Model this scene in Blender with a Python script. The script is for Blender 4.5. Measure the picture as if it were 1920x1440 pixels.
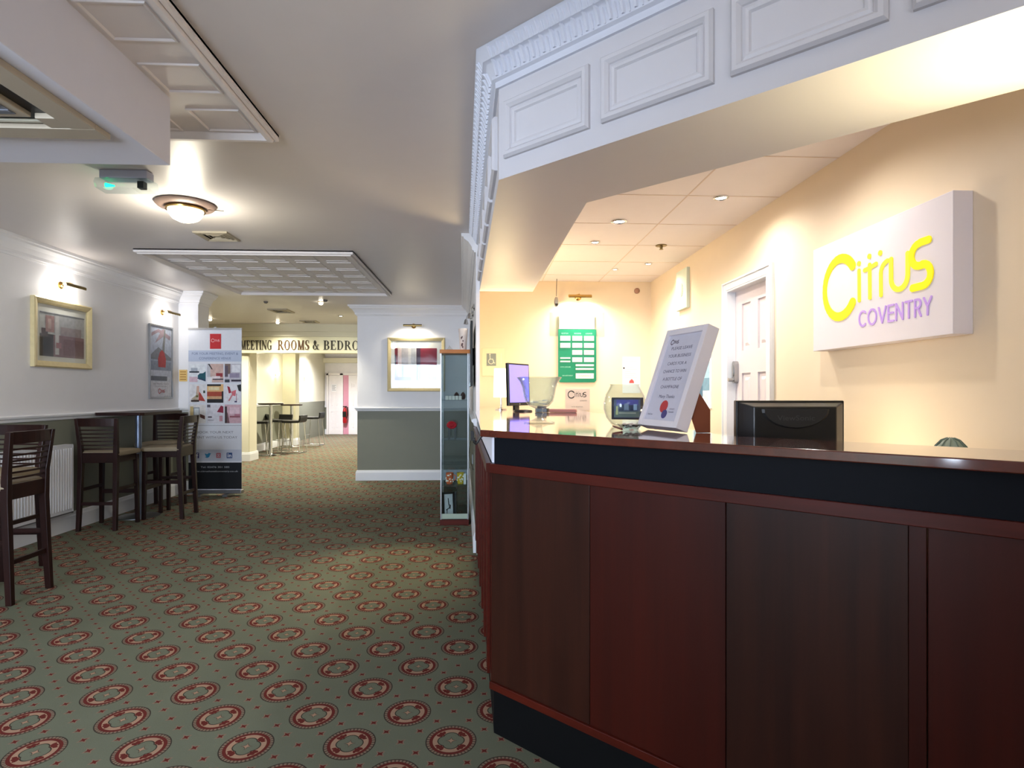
import bpy, bmesh, math, random
from mathutils import Matrix, Vector
random.seed(7)
C = bpy.context.scene.collection
for o in list(bpy.data.objects): bpy.data.objects.remove(o)
sc = bpy.context.scene
# ---------------- camera, world, exposure, daylight, added fill ----------------
F_, HY, VX, EYE = 1116.0, 737.0, 906.0, 1.3
YAW = math.atan((960 - VX) / F_)
cd = bpy.data.cameras.new('camera'); cam = bpy.data.objects.new('camera', cd); C.objects.link(cam)
cam.location = (0, 0, EYE); cam.rotation_euler = (math.pi / 2, 0, -YAW)
cd.sensor_width = 36; cd.sensor_fit = 'HORIZONTAL'; cd.lens = 36 * F_ / 1920
cd.shift_y = (HY - 720) / 1920; cd.clip_start = 0.02
sc.camera = cam
w = bpy.data.worlds.new('world'); sc.world = w; w.use_nodes = True
w.node_tree.nodes['Background'].inputs[0].default_value = (0.62, 0.74, 1, 1)
w.node_tree.nodes['Background'].inputs[1].default_value = 0.35
sc.view_settings.view_transform = 'Standard'; sc.view_settings.look = 'None'
sc.view_settings.exposure = 0.45; sc.view_settings.gamma = 1; sc.view_settings.use_curve_mapping = False

def light(kind, name, loc, power, color=(1, 1, 1), size=0.1, target=None, spot=90, blend=0.6, sy=None, parent=None):
    d = bpy.data.lights.new(name, kind); d.energy = power; d.color = color
    if kind == 'AREA':
        d.size = size
        if sy: d.shape = 'RECTANGLE'; d.size_y = sy
    else: d.shadow_soft_size = size
    if kind == 'SPOT': d.spot_size = math.radians(spot); d.spot_blend = blend
    o = bpy.data.objects.new(name, d); C.objects.link(o); o.location = loc
    if target is not None:
        o.rotation_euler = (Vector(target) - Vector(loc)).to_track_quat('-Z', 'Y').to_euler()
    if parent is not None:
        o.parent = parent; o.matrix_parent_inverse = wmat(parent).inverted()
    return o
WARM = (1, .80, .52); WARMW = (1, .90, .72); DAY = (.72, .83, 1)
light('AREA', 'daylight_window', (-2.5, -2.9, 1.45), 330, DAY, 2.6, (-1.5, 3, 2.1), sy=1.7)
light('AREA', 'fill_behind_camera', (.7, -.5, 1.9), 8, (.80, .87, 1), 1.2, (-.4, 1.5, 3.6), sy=.6)  # added cool fill behind the camera for the bulkhead and duct side

# ---------------- helpers ----------------
WM = {}
def wmat(o): return WM.get(o.name, Matrix.Identity(4))
def lin(c):
    r = []
    for v in c[:3]:
        v = v / 255.0
        r.append(v / 12.92 if v <= .04045 else ((v + .055) / 1.055) ** 2.4)
    return tuple(r) + (1.0,)
class NT:
    def __init__(s, name):
        s.m = bpy.data.materials.new(name); s.m.use_nodes = True; s.t = s.m.node_tree
        s.b = s.t.nodes['Principled BSDF']
    def n(s, t, **k):
        x = s.t.nodes.new(t)
        for a, v in k.items(): setattr(x, a, v)
        return x
    def l(s, a, b): s.t.links.new(a, b)
    def put(s, i, v):
        if hasattr(v, 'is_output'): s.l(v, i)
        else: i.default_value = v
    def M(s, op, a, b=0.0, c=0.0, clamp=False):
        x = s.n('ShaderNodeMath', operation=op); x.use_clamp = clamp
        s.put(x.inputs[0], a); s.put(x.inputs[1], b); s.put(x.inputs[2], c); return x.outputs[0]
    def mix(s, f, a, b):
        x = s.n('ShaderNodeMix', data_type='RGBA'); s.put(x.inputs[0], f); s.put(x.inputs[6], a); s.put(x.inputs[7], b); return x.outputs[2]
    def noise(s, scale, detail=3, vec=None, rough=.5):
        x = s.n('ShaderNodeTexNoise'); x.inputs['Scale'].default_value = scale; x.inputs['Detail'].default_value = detail
        x.inputs['Roughness'].default_value = rough
        if vec is not None: s.l(vec, x.inputs['Vector'])
        return x.outputs[0]
    def obj(s, scale=(1, 1, 1)):
        tc = s.n('ShaderNodeTexCoord'); mp = s.n('ShaderNodeMapping'); mp.inputs['Scale'].default_value = scale
        s.l(tc.outputs['Object'], mp.inputs[0]); return mp.outputs[0]
    def bump(s, h, strength=.2, dist=.002):
        x = s.n('ShaderNodeBump'); x.inputs['Strength'].default_value = strength; x.inputs['Distance'].default_value = dist
        s.l(h, x.inputs['Height']); s.l(x.outputs[0], s.b.inputs['Normal'])
MC = {}
def mat(name, rgb, rough=.5, metal=0, spec=.5, emit=0, ecol=None, trans=0, ior=1.45, var=.06, nscale=8, bump=0, coat=0, alpha=1):
    if name in MC: return MC[name]
    t = NT(name); b = t.b; c = lin(rgb)
    v = t.noise(nscale, 3, t.obj())
    lo = tuple(x * (1 - var) for x in c[:3]) + (1,); hi = tuple(min(1, x * (1 + var)) for x in c[:3]) + (1,)
    t.l(t.mix(v, lo, hi), b.inputs['Base Color'])
    b.inputs['Roughness'].default_value = rough; b.inputs['Metallic'].default_value = metal
    b.inputs['Specular IOR Level'].default_value = spec; b.inputs['IOR'].default_value = ior
    b.inputs['Transmission Weight'].default_value = trans; b.inputs['Coat Weight'].default_value = coat
    b.inputs['Coat Roughness'].default_value = .08; b.inputs['Alpha'].default_value = alpha
    if emit:
        b.inputs['Emission Color'].default_value = lin(ecol or rgb); b.inputs['Emission Strength'].default_value = emit
    if bump: t.bump(t.noise(nscale * 25, 2, t.obj()), bump, .001)
    MC[name] = t.m; return t.m
def flat(rgb, rough=.6):
    return mat('print_%02x%02x%02x_%d' % (tuple(rgb) + (int(rough * 10),)), rgb, rough, var=.04, nscale=40)
def wood(name, a, b_, sc_=(30, 30, 1.2), rough=.38, coat=.05, bump=.1, spec=.25):
    t = NT(name); vec = t.obj(sc_)
    n1 = t.noise(1.0, 5, vec, .6); n2 = t.noise(.7, 2, t.obj((4, 4, .3)))
    f = t.M('MULTIPLY_ADD', n1, 1.7, -.35, clamp=True)
    f2 = t.M('MULTIPLY_ADD', n2, .8, .6)
    mx = t.mix(f, lin(a), lin(b_))
    x = t.n('ShaderNodeVectorMath', operation='SCALE'); t.l(mx, x.inputs[0]); t.l(f2, x.inputs['Scale'])
    t.l(x.outputs[0], t.b.inputs['Base Color'])
    t.b.inputs['Roughness'].default_value = rough; t.b.inputs['Coat Weight'].default_value = coat
    t.b.inputs['Coat Roughness'].default_value = .12; t.b.inputs['Specular IOR Level'].default_value = spec
    if bump: t.bump(n1, bump, .0008)
    return t.m
def fr(o, r, u):
    r = Vector(r).normalized(); u = Vector(u); u = (u - r * u.dot(r)).normalized(); n = r.cross(u)
    m = Matrix.Identity(4)
    for i in range(3): m[i][0] = r[i]; m[i][1] = u[i]; m[i][2] = n[i]; m[i][3] = o[i]
    return m
class MB:
    def __init__(s): s.v = []; s.f = []; s.k = 0; s.M = None; s.sm = False
    def add(s, vs, fs, M=None, sm=None):
        M = M if M is not None else s.M; b = len(s.v)
        for p in vs:
            p = Vector(p); s.v.append(M @ p if M is not None else p)
        for f in fs: s.f.append(([b + i for i in f], s.k, s.sm if sm is None else sm))
        return s
    def box(s, x0, x1, y0, y1, z0, z1, M=None):
        v = [(x, y, z) for z in (z0, z1) for y in (y0, y1) for x in (x0, x1)]
        return s.add(v, [(0, 2, 3, 1), (4, 5, 7, 6), (0, 1, 5, 4), (2, 6, 7, 3), (0, 4, 6, 2), (1, 3, 7, 5)], M)
    def prism(s, pts, z0, z1, M=None):
        n = len(pts); a = sum(pts[i][0] * pts[(i + 1) % n][1] - pts[(i + 1) % n][0] * pts[i][1] for i in range(n))
        if a < 0: pts = pts[::-1]
        v = [(p[0], p[1], z0) for p in pts] + [(p[0], p[1], z1) for p in pts]
        return s.add(v, [tuple(range(n))[::-1], tuple(range(n, 2 * n))] + [(i, (i + 1) % n, n + (i + 1) % n, n + i) for i in range(n)], M)
    def poly(s, pts, z=0, M=None):
        return s.add([(p[0], p[1], z) for p in pts], [tuple(range(len(pts)))], M)
    def lathe(s, prof, seg=24, M=None, closed=False):
        v = []; n = len(prof)
        for r, z in prof:
            for i in range(seg):
                a = 2 * math.pi * i / seg; v.append((r * math.cos(a), r * math.sin(a), z))
        f = [(j * seg + i, j * seg + (i + 1) % seg, (j + 1) * seg + (i + 1) % seg, (j + 1) * seg + i) for j in range(n - 1) for i in range(seg)]
        if closed: f += [((n - 1) * seg + i, (n - 1) * seg + (i + 1) % seg, (i + 1) % seg, i) for i in range(seg)]
        else:
            if prof[0][0] > 1e-5: f.append(tuple(range(seg))[::-1])
            if prof[-1][0] > 1e-5: f.append(tuple((n - 1) * seg + i for i in range(seg)))
        return s.add(v, f, M, True)
    def tube(s, pts, r, seg=8, M=None, radii=None):
        pts = [Vector(p) for p in pts]; n = len(pts); v = []; up = None
        for i, p in enumerate(pts):
            d = (pts[min(i + 1, n - 1)] - pts[max(i - 1, 0)]).normalized()
            if up is None: up = Vector((0, 0, 1)) if abs(d.z) < .9 else Vector((1, 0, 0))
            a = d.cross(up)
            if a.length < 1e-4: a = d.orthogonal()
            a.normalize(); b = a.cross(d).normalized(); up = b
            rr = radii[i] if radii else r
            for k in range(seg):
                t = 2 * math.pi * k / seg; v.append(p + (a * math.cos(t) + b * math.sin(t)) * rr)
        f = [(j * seg + i, j * seg + (i + 1) % seg, (j + 1) * seg + (i + 1) % seg, (j + 1) * seg + i) for j in range(n - 1) for i in range(seg)]
        f += [tuple(range(seg))[::-1], tuple((n - 1) * seg + i for i in range(seg))]
        return s.add(v, f, M, True)
    def loft(s, secs, M=None, sm=False):   # list of equal length closed sections
        n = len(secs[0]); v = [p for q in secs for p in q]
        f = [(j * n + i, j * n + (i + 1) % n, (j + 1) * n + (i + 1) % n, (j + 1) * n + i) for j in range(len(secs) - 1) for i in range(n)]
        f += [tuple(range(n))[::-1], tuple((len(secs) - 1) * n + i for i in range(n))]
        return s.add(v, f, M, sm)
    def sweep(s, prof, path, closed=False, side=1, M=None):   # prof: (out, z); path: plan points; out is to the right of travel when side=1
        n = len(path); P = [Vector(p[:2]) for p in path]; secs = []
        for i in range(n):
            a = P[i] - P[i - 1] if (i or closed) else P[1] - P[0]
            b = P[(i + 1) % n] - P[i] if (i < n - 1 or closed) else P[-1] - P[-2]
            a.normalize(); b.normalize()
            na = Vector((a.y, -a.x)) * side; nb = Vector((b.y, -b.x)) * side
            m = (na + nb) / (1 + na.dot(nb))
            secs.append([(P[i].x + m.x * o, P[i].y + m.y * o, z) for o, z in prof])
        k = len(prof); v = [p for q in secs for p in q]
        f = [(j * k + i, j * k + (i + 1) % k, ((j + 1) % n) * k + (i + 1) % k, ((j + 1) % n) * k + i) for j in range(n if closed else n - 1) for i in range(k)]
        if not closed: f += [tuple(range(k))[::-1], tuple((n - 1) * k + i for i in range(k))]
        return s.add(v, f, M)
    def stroke(s, pts, w, z0=0, z1=.001, M=None, cap=True):
        for (a, b) in zip(pts[:-1], pts[1:]):
            a = Vector(a[:2]); b = Vector(b[:2]); d = b - a
            if d.length < 1e-6: continue
            n = Vector((-d.y, d.x)).normalized() * w / 2
            s.e = (getattr(s, 'e', 0) + 1) % 9
            s.prism([a - n, b - n, b + n, a + n], z0, z1 + s.e * 2e-5, M)
        if cap:
            for p in pts: s.e = (s.e + 1) % 9; s.disc(p[0], p[1], w / 2, z0, z1 + .0002 + s.e * 2e-5, M)
        return s
    def disc(s, x, y, r, z0, z1, M=None, seg=14, ry=None):
        ry = ry or r
        return s.prism([(x + r * math.cos(6.28318 * i / seg), y + ry * math.sin(6.28318 * i / seg)) for i in range(seg)], z0, z1, M)
    def text(s, t, x, y, h, w=None, z=0, M=None, align='L', ext=0):
        V, Fc, ww, hh = txt(t, ext)
        sy = h / .7; sx = (w / ww) if w else sy
        wd = ww * sx; ox = x - (wd / 2 if align == 'C' else wd if align == 'R' else 0)
        return s.add([(ox + p[0] * sx, y + p[1] * sy, z + p[2]) for p in V], Fc, M)
    def build(s, name, m, parent=None, bevel=0, sub=0, origin=None, keep=False):
        me = bpy.data.meshes.new(name)
        P = wmat(parent) if parent is not None else None
        L = Matrix.Identity(4)
        if parent is None and not keep and s.v:
            xs = [v.x for v in s.v]; ys = [v.y for v in s.v]; zs = [v.z for v in s.v]
            o = Vector(origin) if origin else Vector(((min(xs) + max(xs)) / 2, (min(ys) + max(ys)) / 2, min(zs)))
            L = Matrix.Translation(o)
        I = (P if P is not None else L).inverted()
        me.from_pydata([I @ v for v in s.v], [], [f[0] for f in s.f])
        ms = m if isinstance(m, (list, tuple)) else [m]
        for q in ms: me.materials.append(q)
        for p, f in zip(me.polygons, s.f): p.material_index = f[1]; p.use_smooth = f[2]
        bm = bmesh.new(); bm.from_mesh(me); bmesh.ops.recalc_face_normals(bm, faces=bm.faces); bm.to_mesh(me); bm.free()
        if any(f[2] for f in s.f): me.set_sharp_from_angle(angle=math.radians(40))
        o = bpy.data.objects.new(name, me); C.objects.link(o)
        if parent is not None: o.parent = parent; WM[o.name] = P.copy()
        else:
            o.location = L.translation; WM[o.name] = L
        if bevel:
            b = o.modifiers.new('bevel', 'BEVEL'); b.width = bevel; b.segments = 2; b.limit_method = 'ANGLE'; b.angle_limit = math.radians(35)
        if sub:
            b = o.modifiers.new('sub', 'SUBSURF'); b.levels = sub; b.render_levels = sub
        return o
TX = {}
def txt(t, ext=0):
    if (t, ext) in TX: return TX[(t, ext)]
    cu = bpy.data.curves.new('t', 'FONT'); cu.body = t; cu.size = 1; cu.extrude = ext; cu.resolution_u = 3
    ob = bpy.data.objects.new('t', cu); C.objects.link(ob)
    bpy.context.view_layer.update()
    me = bpy.data.meshes.new_from_object(ob.evaluated_get(bpy.context.evaluated_depsgraph_get()))
    V = [tuple(v.co) for v in me.vertices]; Fc = [tuple(p.vertices) for p in me.polygons]
    bpy.data.objects.remove(ob); bpy.data.meshes.remove(me)
    x0 = min(p[0] for p in V); V = [(p[0] - x0, p[1], p[2]) for p in V]
    TX[(t, ext)] = (V, Fc, max(p[0] for p in V), .7); return TX[(t, ext)]
def thing(name, label, cat, loc=(0, 0, 0), rz=0, group=None):
    o = bpy.data.objects.new(name, None); C.objects.link(o); o.empty_display_size = .1
    o.location = loc; o.rotation_euler = (0, 0, rz); WM[o.name] = Matrix.Translation(loc) @ Matrix.Rotation(rz, 4, 'Z')
    return tag(o, label, cat, group)
def tag(o, label=None, cat=None, group=None, kind=None):
    if label: o['label'] = label
    if cat: o['category'] = cat
    if group: o['group'] = group
    if kind: o['kind'] = kind
    return o
def struct(o, label=None):
    o['kind'] = 'structure'
    if label: o['label'] = label
    return o
def dup(root, loc, rz, label, name=None, mirror=False):
    r = root.copy(); C.objects.link(r); r.location = loc; r.rotation_euler = (0, 0, rz); r['label'] = label
    for ch in list(root.children):
        c = ch.copy(); C.objects.link(c); c.parent = r; c.matrix_parent_inverse = ch.matrix_parent_inverse
        for g in list(ch.children):
            d = g.copy(); C.objects.link(d); d.parent = c; d.matrix_parent_inverse = g.matrix_parent_inverse
    return r
def bez(p0, p1, p2, n=8):
    return [tuple((1 - t) ** 2 * a + 2 * t * (1 - t) * b + t * t * c for a, b, c in zip(p0, p1, p2)) for t in [i / n for i in range(n + 1)]]
def arc(cx, cy, r, a0, a1, n=14, ry=None):
    ry = ry or r
    return [(cx + r * math.cos(math.radians(a0 + (a1 - a0) * i / n)), cy + ry * math.sin(math.radians(a0 + (a1 - a0) * i / n))) for i in range(n + 1)]

# ---------------- materials ----------------
M_WALL = mat('wall_paint_pale_grey', (237, 236, 238), .6, var=.02)
M_DADO = mat('dado_paint_grey_green', (126, 128, 114), .6, var=.03)
M_CREAM = mat('corridor_cream_paint', (222, 218, 198), .6, var=.02)
M_INNER = mat('reception_warm_paint', (238, 220, 194), .6, var=.02)
M_TRIM = mat('white_gloss_trim', (226, 228, 232), .35, var=.02)
M_CEIL = mat('satin_ceiling_paint', (220, 214, 212), .38, var=.02, spec=.4)
M_TILE = mat('ceiling_tile_white', (242, 236, 238), .7, var=.02)
M_WHITE = mat('white_paint', (226, 226, 236), .5, var=.02)
M_BULK = mat('bulkhead_paint', (208, 206, 210), .5, var=.02)
M_DWOOD = wood('dark_stool_wood', (44, 18, 12), (26, 9, 7), (20, 20, 3), .4, .05, 0)
M_WOODA = wood('brown_veneer', (58, 27, 16), (32, 13, 8), (22, 22, .9))
M_WOODB = wood('red_mahogany_veneer', (68, 19, 9), (42, 10, 5), (14, 14, .6))
M_WOODR = wood('red_mahogany_rail', (84, 26, 14), (62, 17, 9), (3, 3, 40), .35)
M_TOP = wood('polished_mahogany_top', (104, 40, 24), (76, 27, 16), (5, 25, 20), .1, 1.0, 0)
M_TOP.node_tree.nodes['Principled BSDF'].inputs['Coat IOR'].default_value = 1.7
M_TOP.node_tree.nodes['Principled BSDF'].inputs['Coat Roughness'].default_value = .06
M_ORANGE = wood('orange_wood', (218, 142, 70), (190, 108, 48), (3, 30, 20), .35)
M_NAVY = mat('navy_black_laminate', (15, 18, 24), .5, spec=.12)
M_PLINTH = mat('black_plinth', (10, 11, 12), .6, spec=.15)
M_BRASS = mat('brass', (200, 160, 92), .25, 1, var=.05)
M_DBRASS = mat('aged_brass', (130, 112, 72), .35, 1)
M_GOLD = mat('gold_leaf_frame', (214, 198, 152), .4, .3, var=.12, nscale=30)
M_CHROME = mat('chrome', (205, 205, 205), .15, 1)
M_STEEL = mat('brushed_steel', (165, 166, 168), .35, 1)
M_BLACK = mat('black_plastic', (12, 12, 12), .35)
M_BLKL = mat('black_leather', (22, 22, 20), .4)
M_SEAT = mat('beige_seat_fabric', (150, 136, 112), .8, bump=.2)
M_MAT = mat('ivory_mount', (236, 230, 222), .8)
M_RAD = mat('radiator_enamel', (228, 230, 236), .3, var=.01)
def glassmat(name, tint, rough=.0, a=.12, pw=4):
    t = NT(name); t.t.nodes.remove(t.b)
    tr = t.n('ShaderNodeBsdfTransparent'); gl = t.n('ShaderNodeBsdfGlossy'); fz = t.n('ShaderNodeLayerWeight'); mx = t.n('ShaderNodeMixShader')
    tr.inputs[0].default_value = lin(tint); gl.inputs['Roughness'].default_value = rough + .02; fz.inputs[0].default_value = .5
    n = t.noise(3, 2, t.obj()); f = t.M('ADD', t.M('MULTIPLY', t.M('POWER', fz.outputs[1], pw), .75), t.M('MULTIPLY', n, a), clamp=True)
    t.l(f, mx.inputs[0]); t.l(tr.outputs[0], mx.inputs[1]); t.l(gl.outputs[0], mx.inputs[2])
    t.l(mx.outputs[0], t.t.nodes['Material Output'].inputs[0]); return t.m
M_GLASS = glassmat('clear_glass', (250, 252, 252), 0, .05)
M_GLASSG = glassmat('greenish_glass', (240, 246, 246), 0, .05)
M_CRYS = glassmat('crystal_glass', (238, 246, 248), 0, .06, 2.2)
M_SHADE = mat('lit_lamp_shade', (255, 244, 215), .8, emit=2.2, ecol=(255, 238, 196))
M_BULB = mat('lit_bulb', (255, 250, 235), .5, emit=14, ecol=(255, 244, 220))
M_DOME = mat('lit_opal_glass', (255, 248, 225), .3, emit=6, ecol=(255, 240, 200))
M_SCREEN = mat('violet_screen', (90, 80, 190), .2, emit=1.1, ecol=(150, 135, 250))
M_EXITG = mat('green_led', (30, 220, 150), .3, emit=4, ecol=(20, 225, 120))

def carpet():
    t = NT('patterned_axminster_carpet'); b = t.b
    tc = t.n('ShaderNodeTexCoord'); sp = t.n('ShaderNodeSeparateXYZ'); t.l(tc.outputs['Object'], sp.inputs[0])
    PX, PY, OX, OY = .375, .41, -.495, 2.235
    u = t.M('DIVIDE', t.M('SUBTRACT', sp.outputs[0], OX), PX); v = t.M('DIVIDE', t.M('SUBTRACT', sp.outputs[1], OY), PY)
    def wr(x): return t.M('SUBTRACT', x, t.M('ROUND', x))
    def pol(du, dv):
        x = t.M('MULTIPLY', du, PX); y = t.M('MULTIPLY', dv, PY * .94)
        r = t.M('DIVIDE', t.M('SQRT', t.M('ADD', t.M('MULTIPLY', x, x), t.M('MULTIPLY', y, y))), .095)
        return x, y, r
    u1, v1 = wr(u), wr(v); u2, v2 = wr(t.M('ADD', u, .5)), wr(t.M('ADD', v, .5))
    x1, y1, r1 = pol(u1, v1); x2, y2, r2 = pol(u2, v2)
    s = t.M('LESS_THAN', r2, r1)
    def sel(a, c): return t.M('ADD', a, t.M('MULTIPLY', s, t.M('SUBTRACT', c, a)))
    x, y, r = sel(x1, x2), sel(y1, y2), sel(r1, r2)
    ax = t.M('DIVIDE', t.M('ABSOLUTE', x), .1); ay = t.M('DIVIDE', t.M('ABSOLUTE', y), .1)
    ang = t.M('ARCTAN2', y, x)
    BASE, SAL, RED, DRK, PINK = lin((112, 116, 98)), lin((170, 138, 114)), lin((104, 44, 38)), lin((62, 56, 48)), lin((140, 118, 100))
    n = t.noise(420, 2, tc.outputs['Object']); n2 = t.noise(1.6, 3, tc.outputs['Object'])
    col = BASE
    # florets between the medallions
    best = None
    for (a, c) in ((.17, .33), (.33, .17), (.5, .0), (0, .5)):
        fx = t.M('MULTIPLY', t.M('SUBTRACT', t.M('ABSOLUTE', u1), a), PX); fy = t.M('MULTIPLY', t.M('SUBTRACT', t.M('ABSOLUTE', v1), c), PY)
        fx = t.M('ABSOLUTE', fx); fy = t.M('ABSOLUTE', fy)
        mxx = t.M('MAXIMUM', fx, fy); df = t.M('ABSOLUTE', t.M('SUBTRACT', fx, fy))
        key = t.M('ADD', mxx, t.M('MULTIPLY', df, .55))
        best = key if best is None else t.M('MINIMUM', best, key)
    col = t.mix(t.M('LESS_THAN', best, .0165), col, PINK)
    col = t.mix(t.M('LESS_THAN', best, .0105), col, RED)
    def ring(r_, c): 
        nonlocal col
        col = t.mix(t.M('LESS_THAN', r, r_), col, c)
    ring(1.0, DRK)
    dots = t.mix(t.M('GREATER_THAN', t.M('SINE', t.M('MULTIPLY', ang, 40)), .2), PINK, lin((92, 78, 66)))
    ring(.955, dots); ring(.85, RED); ring(.72, SAL)
    # green grey centre quatrefoil
    q = t.M('SQRT', t.M('ADD', t.M('POWER', t.M('SUBTRACT', ax, .2), 2), t.M('POWER', t.M('SUBTRACT', ay, .0), 2)))
    q2 = t.M('SQRT', t.M('ADD', t.M('POWER', ax, 2), t.M('POWER', t.M('SUBTRACT', ay, .2), 2)))
    qq = t.M('MINIMUM', q, q2)
    col = t.mix(t.M('LESS_THAN', qq, .31), col, DRK); col = t.mix(t.M('LESS_THAN', qq, .27), col, BASE)
    st = t.M('ADD', t.M('SQRT', ax), t.M('SQRT', ay))
    col = t.mix(t.M('LESS_THAN', st, .52), col, DRK); col = t.mix(t.M('LESS_THAN', st, .46), col, SAL)
    # four leaves
    a1 = t.M('SUBTRACT', t.M('MULTIPLY', t.M('ADD', ax, ay), .7071), .54); a2 = t.M('MULTIPLY', t.M('SUBTRACT', ax, ay), .7071)
    lf = t.M('ADD', t.M('POWER', t.M('DIVIDE', a1, .12), 2), t.M('POWER', t.M('DIVIDE', a2, t.M('ADD', .2, t.M('MULTIPLY', a1, .5))), 2))
    wob = t.M('MULTIPLY', t.M('SINE', t.M('MULTIPLY', ang, 24)), .28)
    col = t.mix(t.M('LESS_THAN', t.M('ADD', lf, wob), .9), col, RED)
    k = t.M('ADD', t.M('MULTIPLY', n, .5), t.M('MULTIPLY', n2, .35)); k = t.M('ADD', k, .44)
    x_ = t.n('ShaderNodeVectorMath', operation='SCALE'); t.l(col, x_.inputs[0]); t.l(k, x_.inputs['Scale'])
    t.l(x_.outputs[0], b.inputs['Base Color']); b.inputs['Roughness'].default_value = .95
    b.inputs['Specular IOR Level'].default_value = .1
    t.bump(n, .35, .003); return t.m
M_CARPET = carpet()

# ---------------- room shell ----------------
CZ = 2.6
Z_ = (0, 0, 0)
struct(MB().box(-8, 3.2, -3.2, 21, -.1, 0).build('floor', M_CARPET, keep=True))
LX = -3.92; PIER = 7.86
def sidex(y): return .109 - .0348 * y         # aisle face of the reception enclosure
struct(MB().box(-8, .5, -3.2, 21, CZ, CZ + .1).build('ceiling', M_CEIL))
mb = MB().box(.5, 3.2, -3.2, 1.9, CZ, CZ + .1); struct(mb.build('ceiling', M_CEIL))
# left wall, two painted bands
def banded(mb, x0, x1, y0, y1, zt=CZ):
    mb.k = 1; mb.box(x0, x1, y0, y1, 0, 1.05); mb.k = 0; mb.box(x0, x1, y0, y1, 1.05, zt)
mb = MB(); banded(mb, LX - .2, LX, -3.2, PIER); banded(mb, LX - .2, LX + .0, PIER, PIER + .3)
struct(mb.build('wall_left', [M_WALL, M_DADO]))
mb = MB(); banded(mb, LX + .001, LX + .25, PIER, PIER + .3); struct(mb.build('wall_left_pier', [M_WALL, M_DADO]))
CORN = [(0, CZ - .155), (.012, CZ - .155), (.018, CZ - .14), (.03, CZ - .135), (.034, CZ - .11), (.06, CZ - .07), (.095, CZ - .045), (.1, CZ - .03), (.115, CZ - .025), (.12, CZ - .001), (0, CZ - .001)]
DADO = [(0, 1.05), (.016, 1.055), (.02, 1.075), (.034, 1.085), (.036, 1.1), (.02, 1.11), (0, 1.112)]
SKIRT = [(0, 0), (.022, 0), (.022, .13), (.016, .145), (.012, .165), (0, .17)]
pathL = [(LX, -3.0), (LX, PIER), (LX + .25, PIER), (LX + .25, PIER + .3)]
struct(MB().sweep(CORN, pathL).build('trim_1', M_WALL), 'moulded cornice along the left wall')
struct(MB().sweep(DADO, pathL).build('trim_2', M_TRIM), 'chair rail along the left wall')
struct(MB().sweep(SKIRT, pathL).build('baseboard_left', M_TRIM))
# middle wall facing the camera
MY = 8.95
mb = MB(); banded(mb, -1.869, sidex(8.9) + .1, MY, MY + .25); struct(mb.build('wall_middle', [M_WALL, M_DADO]))
pathM = [(-1.869, MY + .25), (-1.869, MY), (sidex(MY) + .0, MY)]
struct(MB().sweep(CORN, pathM).build('trim_3', M_WALL), 'moulded cornice on the middle wall')
D2 = [(o, z - .06) for o, z in DADO]
struct(MB().sweep([(o, z - .02) for o, z in DADO], pathM).build('trim_4', M_TRIM), 'chair rail on the middle wall')
struct(MB().sweep([(o, z * .9) for o, z in SKIRT], pathM).build('baseboard_middle', M_TRIM))
# wall from the reception back to the middle wall, aisle side
def side_seg(mb, y0, y1, z0, z1, t=.03, off=0):
    mb.prism([(sidex(y0) + off, y0), (sidex(y1) + off, y1), (sidex(y1) + off + t, y1), (sidex(y0) + off + t, y0)], z0, z1)
mb = MB(); side_seg(mb, 4.8, MY, 1.03, CZ); mb.k = 1; side_seg(mb, 4.8, MY, 0, 1.03); struct(mb.build('wall_reception_side', [M_WALL, M_DADO]))
pS = [(sidex(4.85), 4.85), (sidex(MY), MY)]
struct(MB().sweep([(-o, z - .02) for o, z in DADO], pS).build('trim_5', M_TRIM), 'chair rail on the aisle side of the reception wall')
struct(MB().sweep([(-o, z) for o, z in SKIRT], pS).build('baseboard_side', M_TRIM))
struct(MB().sweep([(-o, z) for o, z in CORN], [(sidex(4.85), 4.85), (sidex(MY), MY)]).build('trim_6', M_WALL), 'cornice on the aisle side of the reception wall')

# ----- reception enclosure -----
RX, FY, IZ = 1.78, 6.25, 2.48
mb = MB(); D0, D1, DZ = 3.62, 4.24, 2.04
mb.box(RX, RX + .15, -3.2, D0, 0, CZ); mb.box(RX, RX + .15, D1, FY, 0, CZ); mb.box(RX, RX + .15, D0, D1, DZ, CZ)
struct(mb.build('wall_right', M_INNER))
struct(MB().box(sidex(FY), RX + .15, FY, FY + .15, 0, CZ).build('wall_far_reception', M_INNER))
struct(MB().prism([(.16, 2.5), (1.9, .7), (RX, .7), (RX, FY), (sidex(FY) + .09, FY), (.16, 2.5)][:-1], IZ, IZ + .03).build('ceiling', M_TILE))
# tile joints
mb = MB()
for y in (2.3, 2.9, 3.5, 4.1, 4.7, 5.3, 5.9): mb.box(.45, RX, y - .004, y + .004, IZ - .002, IZ)
for x in (.62, 1.22): mb.box(x - .004, x + .004, 1.8, FY, IZ - .002, IZ)
struct(mb.build('trim_7', mat('ceiling_grid', (228, 213, 204), .6)), 'ceiling tile grid over the reception')
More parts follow.
